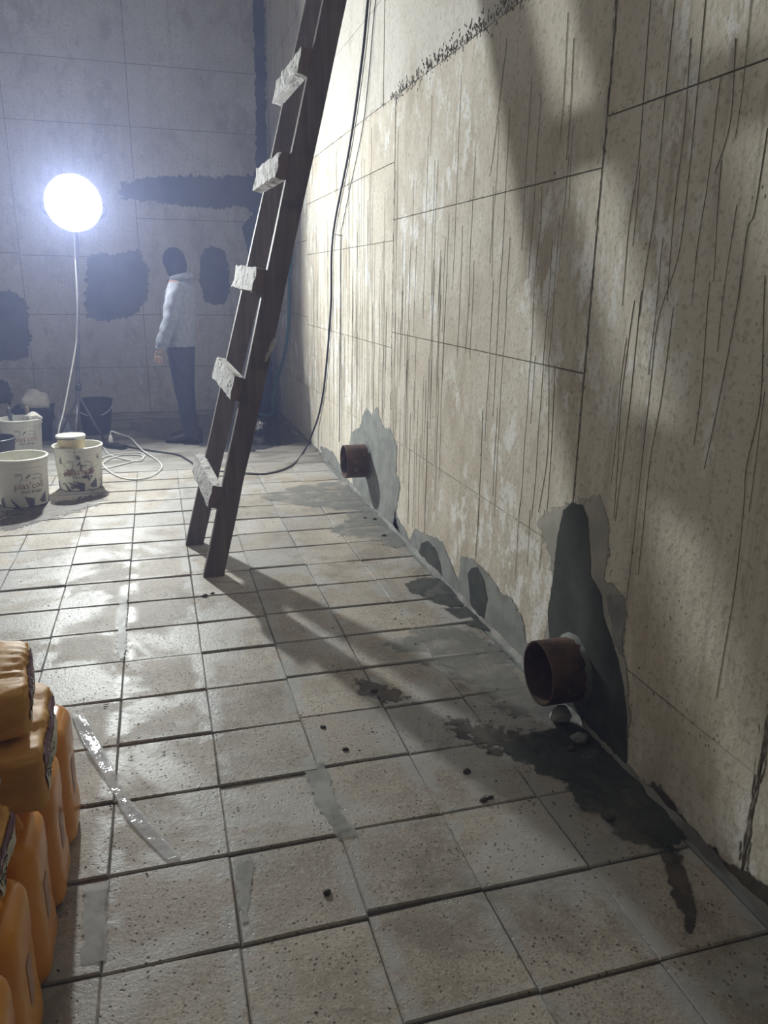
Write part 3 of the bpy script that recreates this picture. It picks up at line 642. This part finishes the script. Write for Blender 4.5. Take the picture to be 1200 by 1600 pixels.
# ------------------------------------------------------------------ buckets
def cyl_map(c, prof_r, ang0, off=.0012):
    def f(u, v):
        R = prof_r(v) + off; a = ang0 + u / R
        return V((c[0] + R * math.cos(a), c[1] + R * math.sin(a), v + c[2]))
    return f
def bucket(name, c, r0, r1, h, m, label, cat='bucket', group=None, fill=None, fillm=None, rim=True, logo=None, tri=False, mtri=None, lip=.010):
    c = V(c); e = empty(name, c, label, cat, group)
    pr = lambda z: r0 + (r1 - r0) * z / h
    prof = [(r0 - .012, 0), (r0, .008), (pr(h * .5), h * .5), (pr(h * .80), h * .80)]
    if rim: prof += [(pr(h * .82), h * .82), (pr(h * .82) + .006, h * .83), (pr(h * .9) + .004, h * .90), (pr(h * .93) + .003, h * .93), (r1 + lip, h * .95), (r1 + lip, h - .003), (r1 + lip - .004, h)]
    else: prof += [(r1, h - .012), (r1 + .006, h - .01), (r1 + .006, h - .002), (r1 + .003, h)]
    zi = fill if fill else .02
    prof += [(r1 - .004, h), (r1 - .007, h - .006), (pr(zi) - .006, zi)]
    lathe('bucket_body', prof, c, m, e, 48)
    if fill: lathe('contents', [(pr(zi) - .007, zi - .03), (pr(zi) - .007, zi), (.02, zi + .006)], c, fillm, e, 24)
    if logo:
        a0 = logo
        mp = cyl_map(c, pr, a0)
        def put(nm, s, size, u0, v0, mm, k=.0):
            tv, tf = text2d(s, size)
            mk(nm, [mp(x + u0, y + v0 + x * k) for x, y in tv], tf, mm, e)
        put('logo_text', "plas'coll", .062, 0, h * .40, M_INKBR)
        put('logo_text', 'Dark Badger', .027, .012, h * .31, M_INK)
        def stroke(pts, wd, mm, nm='logo_mark'):
            v = []; f = []
            for i, (x, y) in enumerate(pts):
                q = V((pts[min(i + 1, len(pts) - 1)][0] - pts[max(i - 1, 0)][0], pts[min(i + 1, len(pts) - 1)][1] - pts[max(i - 1, 0)][1])).normalized()
                v += [mp(x - q.y * wd, y + q.x * wd), mp(x + q.y * wd, y - q.x * wd)]
            for i in range(len(pts) - 1): f.append((2 * i, 2 * i + 1, 2 * i + 3, 2 * i + 2))
            mk(nm, v, f, mm, e)
        z = h * .60
        stroke([(-.085, z + .035), (-.045, z + .035), (-.045, z), (-.055, z - .012)], .0022, M_INKG)
        stroke([(-.085, z + .026), (-.054, z + .026)], .0018, M_INKG)
        stroke([(-.02, z + .008), (-.008, z + .014), (.006, z + .028)], .005, M_INKG)
        stroke([(-.025, z - .006), (.03, z + .0), (.075, z - .004), (.085, z - .02)], .002, M_INKG)
        stroke([(.03, z + .026), (.055, z + .03), (.085, z + .014), (.09, z - .004)], .002, M_INKG)
    if tri:
        base = tri
        mp = cyl_map(c, pr, base)
        for P in ([(-.105, .065), (-.094, .062), (-.042, .006), (-.072, .006)], [(-.012, .078), (.048, .060), (.042, .006), (.010, .006)], [(.082, .040), (.136, .092), (.138, .016), (.10, .022)], [(.165, .012), (.205, .060), (.215, .052), (.19, .006)], [(-.20, .05), (-.16, .07), (-.15, .006), (-.19, .006)]):
            K = 6; vv = []
            for a_ in range(K + 1):
                for b_ in range(K + 1):
                    l_ = V(P[0]).lerp(V(P[3]), b_ / K); r_ = V(P[1]).lerp(V(P[2]), b_ / K); q_ = l_.lerp(r_, a_ / K); vv.append(mp(q_.x, q_.y))
            mk('printed_shard', vv, [(a_ * (K + 1) + b_, a_ * (K + 1) + b_ + 1, (a_ + 1) * (K + 1) + b_ + 1, (a_ + 1) * (K + 1) + b_) for a_ in range(K) for b_ in range(K)], M_INKG, e)
    return e
AC = -math.pi / 2
bucket('plaster_bucket', (-.915, 5.44, 0), .150, .166, .325, M_WBUCK, 'white lettered bucket with dark printed shards, standing empty on the tiles', group=None, logo=AC + .42, tri=AC + .25)
b2 = bucket('plaster_bucket', (-.588, 5.79, 0), .146, .163, .315, M_WBUCKD, 'scuffed lettered white bucket smeared with dark mortar, holding a small cream pail', fill=.245, fillm=M_MORTL, logo=AC + .12, tri=AC - .05)
bucket('plaster_bucket', (-1.165, 7.14, 0), .150, .170, .30, M_WBUCK, 'lettered white bucket full of trowels beside the dark blue box', fill=.24, fillm=M_MORTL, logo=AC + .35)
bucket('mixing_tub', (-1.235, 6.25, 0), .135, .165, .30, M_BLACKP, 'small black tub caked with grey mortar between two white buckets', 'tub', fill=.25, fillm=M_MORT, rim=False)
bb = bucket('black_bucket', (-.612, 7.92, 0), .125, .168, .335, M_BLACKP, 'black builder bucket with a pale wire handle behind the pole', rim=False)
h_ = [V((-.612 + .172 * math.cos(a), 7.92 - .14 * abs(math.sin(a)) ** .7, .315 - .125 * math.sin(a))) for a in [math.pi * k / 14 for k in range(15)]]
tube('handle', h_, .0055, M_CORDW, bb, 8, 2)
def small_pail():
    c = V((-.622, 5.745, .2505)); e = empty('cream_pail', c, 'small lidded cream pail sitting inside the scuffed white bucket', 'pail')
    lathe('pail_body', [(.080, 0), (.084, .006), (.092, .118), (.092, .122)], c, M_CREAM, e, 40)
    lathe('lid', [(.092, .119), (.099, .120), (.100, .138), (.096, .143), (.088, .143), (.084, .138), (.02, .137)], c, M_LID, e, 40)
    hh = [c + V((.101 * math.cos(a), .101 * math.sin(a), .122 - .004 * math.sin(a))) for a in [math.pi + math.pi * .62 * k / 10 for k in range(11)]]
    tube('wire_handle', hh, .003, M_INK, e, 6, 2)
small_pail()
def tool(c, tilt, label, shape):
    e = empty('trowel', c, label, 'trowel')
    a = V(c); b = a + V(tilt)
    P = [a.lerp(b, k / 6) for k in range(7)]
    v, f = tube_geo(P, [.012, .013, .016, .018, .018, .017, .012], 10); mk('handle', v, f, M_METAL if shape else M_ENDW, e, smooth=True)
    box('blade', (a.x - .05, a.y - .004, a.z - .03), (a.x + .05, a.y + .004, a.z + .004), M_METAL, e)
tool((-1.225, 7.10, .265), (-.012, -.01, .135), 'grey-handled trowel standing in the bucket beside the black tub', 1)
tool((-1.105, 7.15, .265), (.004, 0, .135), 'wooden-handled trowel standing in the bucket next to the white rag', 0)
lump('rag', (-1.058, 7.09, .292), (.062, .05, .052), M_BAGW, 'crumpled white rag in the bucket of trowels', 'rag', seed=8, amp=.7, sc=2.4)
def blue_box():
    e = empty('storage_box', (-1.13, 7.75, 0), 'dark blue square plastic box behind the trowel bucket', 'box')
    x0, x1, y0, y1 = -1.285, -.975, 7.60, 7.90
    v = []; f = []
    for ins, z in ((.018, 0), (.006, .15), (0, .285), (-.01, .287), (-.01, .31), (.006, .31), (.012, .27), (.02, .03)):
        v += [(x0 + ins, y0 + ins, z), (x1 - ins, y0 + ins, z), (x1 - ins, y1 - ins, z), (x0 + ins, y1 - ins, z)]
    for i in range(7):
        for k in range(4): f.append((i * 4 + k, i * 4 + (k + 1) % 4, i * 4 + 4 + (k + 1) % 4, i * 4 + 4 + k))
    f += [(0, 1, 2, 3), (28, 29, 30, 31)]
    mk('box_body', v, f, M_BLUEBOX, e)
    box('box_rim', (x0 - .014, y0 - .014, .27), (x1 + .014, y0 - .004, .30), M_BLUEBOX, e)
blue_box()
def white_bag():
    e = empty('white_bag', (-1.13, 7.74, .06), 'bulging pale cloth bag stuffed into the dark blue box', 'bag')
    lump('bag_body', (-1.115, 7.74, .335), (.125, .10, .125), M_BAGW, parent=e, sub=4, amp=.22, seed=2, sc=1.8)
    lump('bag_bottom', (-1.13, 7.75, .15), (.12, .12, .12), M_BAGW, parent=e, sub=3, amp=.15, seed=4)
white_bag()
lump('cloth_bundle', (-.865, 7.42, .13), (.075, .065, .135), M_BAGG, 'blue-grey cloth bundle standing on the floor beside the lamp pole', 'cloth', seed=6, amp=.5, sub=4, sc=2)

# ------------------------------------------------------------------ jerrycans and sacks
def rrect(hx, hy, r, n=5):
    P = []
    for cx, cy, a0 in ((hx - r, hy - r, 0), (-hx + r, hy - r, 90), (-hx + r, -hy + r, 180), (hx - r, -hy + r, 270)):
        for k in range(n + 1):
            a = math.radians(a0 + 90 * k / n); P.append((cx + r * math.cos(a), cy + r * math.sin(a)))
    return P
CANP = {}
def jerrycan(x, y, label, rz=0):
    c = V((x, y, 0)); e = empty('jerrycan', c, label, 'jerrycan', 'orange jerrycans under the sacks')
    hx, hy, H = .145, .096, .345
    if not CANP:
        secs = [(.030, 0), (.012, .004), (.003, .016), (0, .035), (0, .08), (.0025, .10), (.0025, .22), (0, .24), (0, .300), (.002, .318), (.008, .332), (.017, .341), (.030, .345)]
        v = []; f = []
        for ins, z in secs: v += [(px_, py_, z) for px_, py_ in rrect(hx - ins, hy - ins, max(.042 - ins * .5, .02))]
        n = len(rrect(1, 1, .1))
        for i in range(len(secs) - 1):
            for k in range(n): f.append((i * n + k, i * n + (k + 1) % n, (i + 1) * n + (k + 1) % n, (i + 1) * n + k))
        f += [tuple(range(n)), tuple((len(secs) - 1) * n + k for k in range(n))]
        CANP['body'] = (v, f, M_CAN)
        hv, hf = tube_geo(cat_rom([(-.075, 0, .342), (-.068, 0, .372), (-.02, 0, .382), (.05, 0, .382), (.088, 0, .372), (.10, 0, .34)], 5), .016, 10); CANP['handle'] = (hv, hf, M_CAN)
        CANP['cap'] = (*lathe_geo([(.027, .343), (.027, .372), (.024, .377)], (-.105, 0, 0), 20), M_CANCAP)
        lv = [(hx + .0008, yy, zz) for yy in (-.02, -.01, 0, .01, .02) for zz in (.12, .215)]
        CANP['label'] = ([(a - .0022, b, c_) for a, b, c_ in lv], [(2 * i, 2 * i + 1, 2 * i + 3, 2 * i + 2) for i in range(4)], M_CANREFL)  # side plate whose colour stands in for a faint reflection on the can
    for nm in ('body', 'handle', 'cap', 'label'):
        v, f, m = CANP[nm]
        o = mk({'body': 'can_body', 'cap': 'cap', 'handle': 'handle', 'label': 'label'}[nm], [V(p) + c for p in v], f, m, e, smooth=True)
        if nm != 'label': sharp(o, 45)
    return e
M_CANREFL = plastic('side_reflection', (.55, .30, .20), .4)
CY = [1.935, 1.718, 1.501, 1.284, 1.067, .850]
CX = [-.433, -.440, -.448, -.452, -.448, -.44]
LB = ['orange jerrycan at the far end of the row, glossy top uncovered', 'orange jerrycan second in the row, half covered by the stacked sacks', 'orange jerrycan third in the row, wedged under the slanted sacks', 'orange jerrycan fourth in the row, beside the slanted sacks', 'orange jerrycan fifth in the row, nearest uncovered one past the sacks', 'orange jerrycan at the near end of the row, sixth along']
for x, y, l in zip(CX, CY, LB): jerrycan(x, y, l)

def sack(c, dims, rz, tilt, label, seed, text=True, band=(-.15, .62), flip=1):
    c = V(c); hx, hy, hz = [d / 2 for d in dims]
    e = empty('cement_sack', c - V((0, 0, hz)), label, 'sack', 'brown paper sacks on the jerrycans')
    Rm = Matrix.Rotation(rz, 3, 'Z') @ Matrix.Rotation(tilt[0], 3, 'X') @ Matrix.Rotation(tilt[1], 3, 'Y')
    def sm(p, off=0):
        p = V(p); ex = 13.0; n = (abs(p.x) ** ex + abs(p.y) ** ex + abs(p.z) ** ex) ** (1 / ex); q = p / n
        puff = 1 + .03 * (1 - q.y * q.y) * (1 - q.x * q.x)
        wr = .0022 * mnoise.noise(V((q.x * 6 + seed, q.y * 14, q.z * 6))) - .0075 * abs(mnoise.noise(V((q.x * 1.6 + seed, q.y * 11, q.z * 7)))) * (1 if q.z > .7 or q.y > .75 else .25) + .007 * mnoise.noise(V((q.x * 1.7, q.y * 2.2, q.z * 1.7 + seed)))
        d = V((q.x * hx, q.y * hy, q.z * hz * puff)); d += V((q.x ** 3, q.y ** 3, q.z ** 3)) * (wr + off)
        return c + Rm @ d
    N = 30; v = []; f = []; idx = {}
    def gi(p):
        k = tuple(round(t, 4) for t in p)
        if k not in idx: idx[k] = len(v); v.append(sm(p))
        return idx[k]
    for ax in range(3):
        for sg in (-1, 1):
            for i in range(N):
                for j in range(N):
                    qs = []
                    for a, b in ((i, j), (i + 1, j), (i + 1, j + 1), (i, j + 1)):
                        p = [0, 0, 0]; p[ax] = sg; p[(ax + 1) % 3] = -1 + 2 * a / N; p[(ax + 2) % 3] = -1 + 2 * b / N; qs.append(gi(p))
                    f.append(tuple(qs))
    mk('sack_body', v, f, M_SACK, e, smooth=True)
    # printed label on the side facing the pipe wall
    def grid(nm, s0, s1, t0, t1, m, off, sk=0):
        A = 24; B = 10; vv = [sm((1, s0 + (s1 - s0) * i / A, t0 + (t1 - t0) * j / B + sk * i / A), off) for i in range(A + 1) for j in range(B + 1)]
        ff = [(i * (B + 1) + j, i * (B + 1) + j + 1, (i + 1) * (B + 1) + j + 1, (i + 1) * (B + 1) + j) for i in range(A) for j in range(B)]
        return mk(nm, vv, ff, m, e, smooth=True)
    grid('label_band', -.80, .80, .12, .72, M_PURP, .0035)
    grid('label_panel', -.72, .78, -.62, .02, M_CREAMP, .0035)
    for s, sz, t0, m in (('Sika', .36, .26, M_INKW), ('Mono', .36, -.28, M_INK), ('Rep', .36, -.56, M_INK)):
        tv, tf = text2d(s, sz); mk('print', [sm((1, -.28 + x * .9, t0 + y * 1.1), .0045) for x, y in tv], tf, m, e)
sack((-.445, 1.605, .472), (.33, .33, .135), .05, (0, 0), 'lower of two stacked brown paper sacks, purple print on its side', 3)
sack((-.475, 1.615, .611), (.335, .26, .112), .10, (.02, .03), 'topmost brown paper sack of the pile, wrinkled end and purple print', 9)
sack((-.475, 1.28, .455), (.31, .21, .09), .02, (-.02, .0), 'bottom slanted brown sack lying on the jerrycans beside the taller pile', 14)
sack((-.492, 1.285, .562), (.32, .24, .10), .06, (-.04, .06), 'slanted brown paper sack on top of another beside the taller pile', 21)

# ------------------------------------------------------------------ clear film, foil, hose, tarp, clods and grit
def ribbon():
    L = [(112, 1118), (128, 1160), (152, 1200), (176, 1240), (196, 1278), (226, 1312), (262, 1348)]
    Rr = [(130, 1116), (150, 1150), (176, 1200), (194, 1240), (226, 1275), (252, 1306), (282, 1342)]
    A = cat_rom([on_floor(*p) for p in L], 6); B = cat_rom([on_floor(*p) for p in Rr], 6); v = []; f = []; K = 8
    for i, (a, b) in enumerate(zip(A, B)):
        for k in range(K + 1):
            p = a.lerp(b, k / K); hgt = .004 + .006 * abs(mnoise.noise(p * 22)) + (.012 * max(0, mnoise.noise(p * 9 + V((4, 0, 0)))) if i < 20 else 0); v.append(p + V((0, 0, hgt)))
    for i in range(len(A) - 1):
        for k in range(K): f.append((i * (K + 1) + k, i * (K + 1) + k + 1, (i + 1) * (K + 1) + k + 1, (i + 1) * (K + 1) + k))
    o = mk('plastic_film', v, f, M_FILM, None, smooth=True)
    md = o.modifiers.new('thickness', 'SOLIDIFY'); md.thickness = .0008
    props(o, 'strip of clear crinkled plastic film lying on the tiles', 'film')
ribbon()
hp = [on_wall(456, 395, 1.30), on_wall(452, 440, 1.30), on_wall(451, 500, 1.30), on_wall(446, 545, 1.29), on_wall(437, 580, 1.28), on_wall(430, 615, 1.25)]
hp = [hp[0] + V((0, 0, .5)), *hp[:-1], V((1.22, 8.55, .25)), V((1.20, 8.6, .02)), V((1.05, 8.65, .016)), V((.85, 8.55, .016))]
props(tube('hose', hp, .016, M_HOSE, None, 10, 6), 'teal hose hanging down the wall into the wet corner', 'hose')
def tarp():
    v = []; f = []; S = 22; N = 14
    for i in range(N + 1):
        z = 1.02 * i / N; R = .17 * (1 - i / N) ** .8 + .018
        for k in range(S):
            a = 2 * math.pi * k / S; q = R * (1 + .3 * mnoise.noise(V((math.cos(a) * 2, math.sin(a) * 2, z * 1.5))))
            v.append((1.08 + .09 * z + q * math.cos(a), 8.86 + .1 * z + q * math.sin(a), z))
    for i in range(N):
        for k in range(S): f.append((i * S + k, i * S + (k + 1) % S, (i + 1) * S + (k + 1) % S, (i + 1) * S + k))
    f += [tuple(range(S)), tuple(N * S + k for k in range(S))]
    props(mk('tarp', v, f, M_TARP, None, smooth=True), 'dark folded tarp standing upright in the wet corner', 'tarp')
tarp()
lump('glint_foil', on_floor(404, 676) + V((0, 0, .06)), (.05, .06, .062), M_FOIL, 'shiny crumpled foil added for the glints on the wet floor behind the ladder', 'foil', seed=12, amp=.9, sub=3, sc=2.6)  # reflective lump added to stand in for bright glints in the corner
for i, (x, y, r) in enumerate(((730, 1207, .011), (757, 1251, .010), (766, 1247, .008), (893, 1172, .014), (955, 1282, .010), (585, 1081, .012), (505, 1137, .008), (540, 1172, .009), (512, 1396, .010), (585, 812, .012), (600, 838, .012), (570, 810, .010), (320, 932, .011), (332, 928, .009))):
    p = on_floor(x, y)
    lb = ['lone dark mud crumb on the tiles out from the low pipe stub', 'dark mud crumb of the touching pair on the tiles', 'dark mud crumb of the touching pair on the tiles', 'biggest mud crumb on the dark wet mortar under the low pipe stub', 'mud crumb at the tip of the dark wet mortar smear',
          'mud crumb on the brown mud streak in the ladder shadow', 'smaller of two mud crumbs beside the long pale mortar strip', 'larger of two mud crumbs beside the long pale mortar strip', 'dark mud crumb alone on a speckled tile near the short pale strip', 'mud crumb of two side by side before the pipe near the cable',
          'single mud crumb on the grey smear past the pipe near the cable', 'mud crumb of two side by side before the pipe near the cable', 'larger of two mud crumbs before the ladder foot', 'smaller of two mud crumbs before the ladder foot'][i]
    lump('mud_crumb', p + V((0, 0, r * .5)), (r * 1.3, r, r * .6), M_MUD, lb, 'mud crumb', 'mud crumbs on the floor', sub=1, amp=.6, seed=i)
def grit():
    g = G()
    def bit(p, r):
        a = random.uniform(0, 6.28); u = V((math.cos(a), math.sin(a), 0)) * r * random.uniform(.8, 1.9); n = V((-math.sin(a), math.cos(a), 0)) * r * random.uniform(.4, .9)
        g.add([p - u, p + n, p + u, p - n, p + V((0, 0, r * .7))], [(0, 1, 4), (1, 2, 4), (2, 3, 4), (3, 0, 4)])
    for _ in range(420): bit(V((random.uniform(-1.9, 1.26), random.uniform(.7, 6.0), .0015)), random.uniform(.0015, .0042))
    for _ in range(110): bit(V((random.gauss(1.12, .1), random.uniform(1.6, 5.2), .0015)), random.uniform(.002, .006))
    for _ in range(50): bit(V((random.gauss(-.3, .15), random.uniform(1.4, 2.6), .0015)), random.uniform(.002, .005))
    for v_ in g.v: v_.x = min(v_.x, 1.27)
    o = g.build('floor_grit', M_MUD); props(o, 'fine dark grit scattered over the floor tiles', 'grit', kind='stuff')
grit()

# ------------------------------------------------------------------ person
def bake_skin(name, V_, E_, R_, m, parent, base, sub=2, root=0):
    me = bpy.data.meshes.new(name); me.from_pydata([V(v) for v in V_], E_, []); o = bpy.data.objects.new(name, me); COL.objects.link(o)
    o.modifiers.new('s', 'SKIN'); sd = o.modifiers.new('d', 'SUBSURF'); sd.levels = sub; sd.render_levels = sub
    for i, r in enumerate(R_): me.skin_vertices[0].data[i].radius = r if isinstance(r, tuple) else (r, r); me.skin_vertices[0].data[i].use_root = (i in (root if isinstance(root, tuple) else (root,)))
    dg = bpy.context.evaluated_depsgraph_get(); m2 = bpy.data.meshes.new_from_object(o.evaluated_get(dg))
    v = [tuple(base @ p.co) for p in m2.vertices]; f = [tuple(q.vertices) for q in m2.polygons]
    bpy.data.objects.remove(o); bpy.data.meshes.remove(me); bpy.data.meshes.remove(m2)
    return mk(name, v, f, m, parent, smooth=True)
def person():
    # local frame: +x forward (the way the person faces), +y left, z up
    yaw = math.radians(163)
    base = Matrix.Translation((.235, 7.36, 0)) @ Matrix.Rotation(yaw, 4, 'Z'); base0 = base; hp_ = V((.03, 0, 0)); baseh = base @ Matrix.Translation(hp_) @ Matrix.Rotation(math.radians(-38), 4, 'Z') @ Matrix.Translation(-hp_)
    e = empty('person', (.215, 7.33, 0), 'person in a pale grey hoodie, dark cap and navy trousers standing turned away', 'person')
    # body (skin): one continuous figure
    Vs = [(0, 0, .93), (-.005, 0, 1.10), (-.01, 0, 1.30), (.0, 0, 1.42), (.02, 0, 1.49), (.035, 0, 1.57), (.035, 0, 1.66),
          (-.01, .17, 1.39), (.03, .215, 1.12), (.13, .205, .90), (.165, .195, .82), (-.01, -.17, 1.39), (.0, -.215, 1.12), (.08, -.20, .88), (.10, -.19, .80),
          (.02, .08, .86), (.0, .09, .48), (-.045, .10, .085), (.07, .10, .04), (.02, -.08, .86), (.015, -.09, .48), (-.02, -.10, .085), (.09, -.10, .04)]
    Es = [(0, 1), (1, 2), (2, 3), (3, 4), (4, 5), (5, 6), (3, 7), (7, 8), (8, 9), (9, 10), (3, 11), (11, 12), (12, 13), (13, 14), (0, 15), (15, 16), (16, 17), (17, 18), (0, 19), (19, 20), (20, 21), (21, 22)]
    Rs = [.085, .085, .09, .065, .05, .06, .055, .05, .042, .03, (.022, .034), .055, .042, .03, (.022, .034), .07, .05, .035, .025, .07, .05, .035, .025]
    for hx, hy, hz in ((.165, .195, .82), (.10, -.19, .80)):
        sg = 1 if hy > 0 else -1
        for q, (dx, dy, L) in enumerate(((.028, -.0, .075), (.010, .0, .085), (-.008, 0, .08), (-.025, 0, .062), (.03, -.03, .05))):
            k = len(Vs)
            if q < 4: pts = [(hx + dx, hy, hz - .015), (hx + dx + .012, hy - sg * .006, hz - .015 - L * .55), (hx + dx + .012, hy - sg * .028, hz - .015 - L)]
            else: pts = [(hx + .02, hy - sg * .01, hz + .02), (hx + .045, hy - sg * .03, hz - .01), (hx + .05, hy - sg * .04, hz - .04)]
            Vs += pts; Es += [(k, k + 1), (k + 1, k + 2)]; Rs += [.0095, .0085, .007]
    roots = tuple([0] + [23 + 3 * i for i in range(10)])
    body = bake_skin('body', Vs, Es, Rs, M_SKIN, e, base, 2, roots)
    # face: nose and ears on the head
    def ell(nm, c, r, m, par, seg=20, cut=None, amp=0):
        bm = bmesh.new(); bmesh.ops.create_uvsphere(bm, u_segments=seg, v_segments=seg, radius=1); v = []
        for p in bm.verts:
            q = V((c[0] + p.co.x * r[0], c[1] + p.co.y * r[1], c[2] + p.co.z * r[2]))
            if cut: q = cut(q)
            v.append(baseh @ q)
        f = [tuple(x.index for x in q.verts) for q in bm.faces]; bm.free(); return mk(nm, v, f, m, par, smooth=True)
    def face(q):
        if q.x > .1 and q.z < 1.60: q.x -= .18 * (1.60 - q.z) * .4
        return q
    hd = ell('head', (.045, 0, 1.60), (.098, .078, .118), M_SKIN, body, 24, face)
    ell('nose', (.146, 0, 1.59), (.016, .013, .024), M_SKIN, body, 10)
    for s in (-1, 1):
        ell('ear', (.035, s * .080, 1.595), (.018, .008, .03), M_SKIN, body, 10); ell('eye', (.128, s * .03, 1.615), (.009, .012, .007), M_INK, body, 10)
    ell('mouth', (.128, 0, 1.548), (.008, .024, .005), M_CANCAP, body, 10)
    def capf(q):
        if q.x > .095: q.x = .095 + (q.x - .095) * .25
        return q
    ell('knit_cap', (.038, 0, 1.622), (.108, .092, .108), M_HAIR, e, 28, lambda q: V((min(q.x, .118), q.y, q.z)))
    def hair(q): return V((min(q.x, .058), q.y, q.z))
    ell('hair', (.012, 0, 1.575), (.098, .092, .130), M_HAIR, e, 26, hair)
    # clothes: lofted shells that follow the body
    def loft(g, secs, seg=28, fold=.0, fz=30, caps=True):
        secs2 = []
        for k in range(len(secs) - 1):
            for q in range(4): secs2.append([x + (y - x) * q / 4 for x, y in zip(secs[k], secs[k + 1])])
        secs2.append(list(secs[-1])); v = []; f = []
        for cx, cy, z, rx, ry in secs2:
            for k in range(seg):
                a = 2 * math.pi * k / seg; d = fold * mnoise.noise(V((math.cos(a) * 2.2, math.sin(a) * 2.2 + cy * 3, z * fz)))
                v.append(base @ V((cx + (rx + d) * math.cos(a), cy + (ry + d) * math.sin(a), z + d * .6)))
        for i in range(len(secs2) - 1):
            for k in range(seg): f.append((i * seg + k, i * seg + (k + 1) % seg, (i + 1) * seg + (k + 1) % seg, (i + 1) * seg + k))
        if caps: f += [tuple(range(seg)), tuple((len(secs2) - 1) * seg + k for k in range(seg))]
        g.add(v, f)
    g = G()
    loft(g, [(.03, 0, .865, .118, .150), (.03, 0, .90, .134, .168), (.025, 0, 1.0, .140, .176), (.012, 0, 1.12, .138, .180), (.0, 0, 1.26, .142, .196), (-.01, 0, 1.36, .128, .20), (-.008, 0, 1.42, .10, .165), (.0, 0, 1.462, .075, .10)], 32, .012, 9)
    for sg, P in ((1, [(-.012, .165, 1.395), (-.01, .205, 1.33), (.02, .225, 1.20), (.035, .228, 1.12), (.085, .222, 1.0), (.13, .212, .90), (.142, .208, .865)]), (-1, [(-.012, -.165, 1.395), (-.01, -.205, 1.33), (.0, -.225, 1.20), (.005, -.228, 1.12), (.045, -.222, 1.0), (.075, -.212, .90), (.085, -.208, .86)])):
        v, f = tube_geo(cat_rom(P, 5), [x for x in ([.07] * 5 + [.074] * 5 + [.068] * 5 + [.064] * 5 + [.058] * 5 + [.05] * 5 + [.038])], 16)
        v = [base @ (V(p) + V((mnoise.noise(V(p) * 22), mnoise.noise(V(p) * 22 + V((5, 0, 0))), 0)) * .012) for p in v]; g.add(v, f)
    g.build('hoodie', M_JACKET, e, smooth=True)
    ht = [base @ V((-.012 + .088 * math.cos(a), .10 * math.sin(a), 1.468 - .022 * math.cos(a))) for a in [2 * math.pi * k / 20 for k in range(21)]]
    tube('hood_roll', ht, .032, M_JACKET, e, 10, 2)
    g = G()
    loft(g, [(.015, 0, .80, .105, .155), (.02, 0, .86, .115, .158), (.028, 0, .93, .112, .150)], 28, .004)
    loft(g, [(.02, .082, .86, .105, .085), (.012, .085, .74, .098, .088), (.0, .09, .50, .074, .074), (-.02, .095, .30, .062, .062), (-.045, .10, .10, .058, .058), (-.05, .10, .05, .06, .06)], 20, .008, 12)
    loft(g, [(.02, -.082, .86, .105, .085), (.02, -.085, .74, .098, .088), (.015, -.09, .50, .074, .074), (.0, -.095, .30, .062, .062), (-.02, -.10, .10, .058, .058), (-.022, -.10, .05, .06, .06)], 20, .008, 12)
    g.build('trousers', M_PANTS, e, smooth=True)
    for sx, sy in ((-.045, .10), (-.02, -.10)):
        v = []; f = []; secs = [(-.085, .032, .07), (-.07, .046, .11), (-.01, .052, .125), (.05, .050, .105), (.12, .052, .072), (.19, .048, .055), (.225, .026, .035)]
        for x, w_, h in secs:
            for k in range(14):
                a = 2 * math.pi * k / 14; z = h * .5 + h * .5 * math.sin(a); v.append(base @ V((sx + x, sy + w_ * math.cos(a) * (1 if z > .01 else .95), max(z, 0) + .001)))
        for i in range(len(secs) - 1):
            for k in range(14): f.append((i * 14 + k, i * 14 + (k + 1) % 14, (i + 1) * 14 + (k + 1) % 14, (i + 1) * 14 + k))
        f += [tuple(range(14)), tuple((len(secs) - 1) * 14 + k for k in range(14))]
        mk('shoe', v, f, M_SHOE, e, smooth=True)
person()
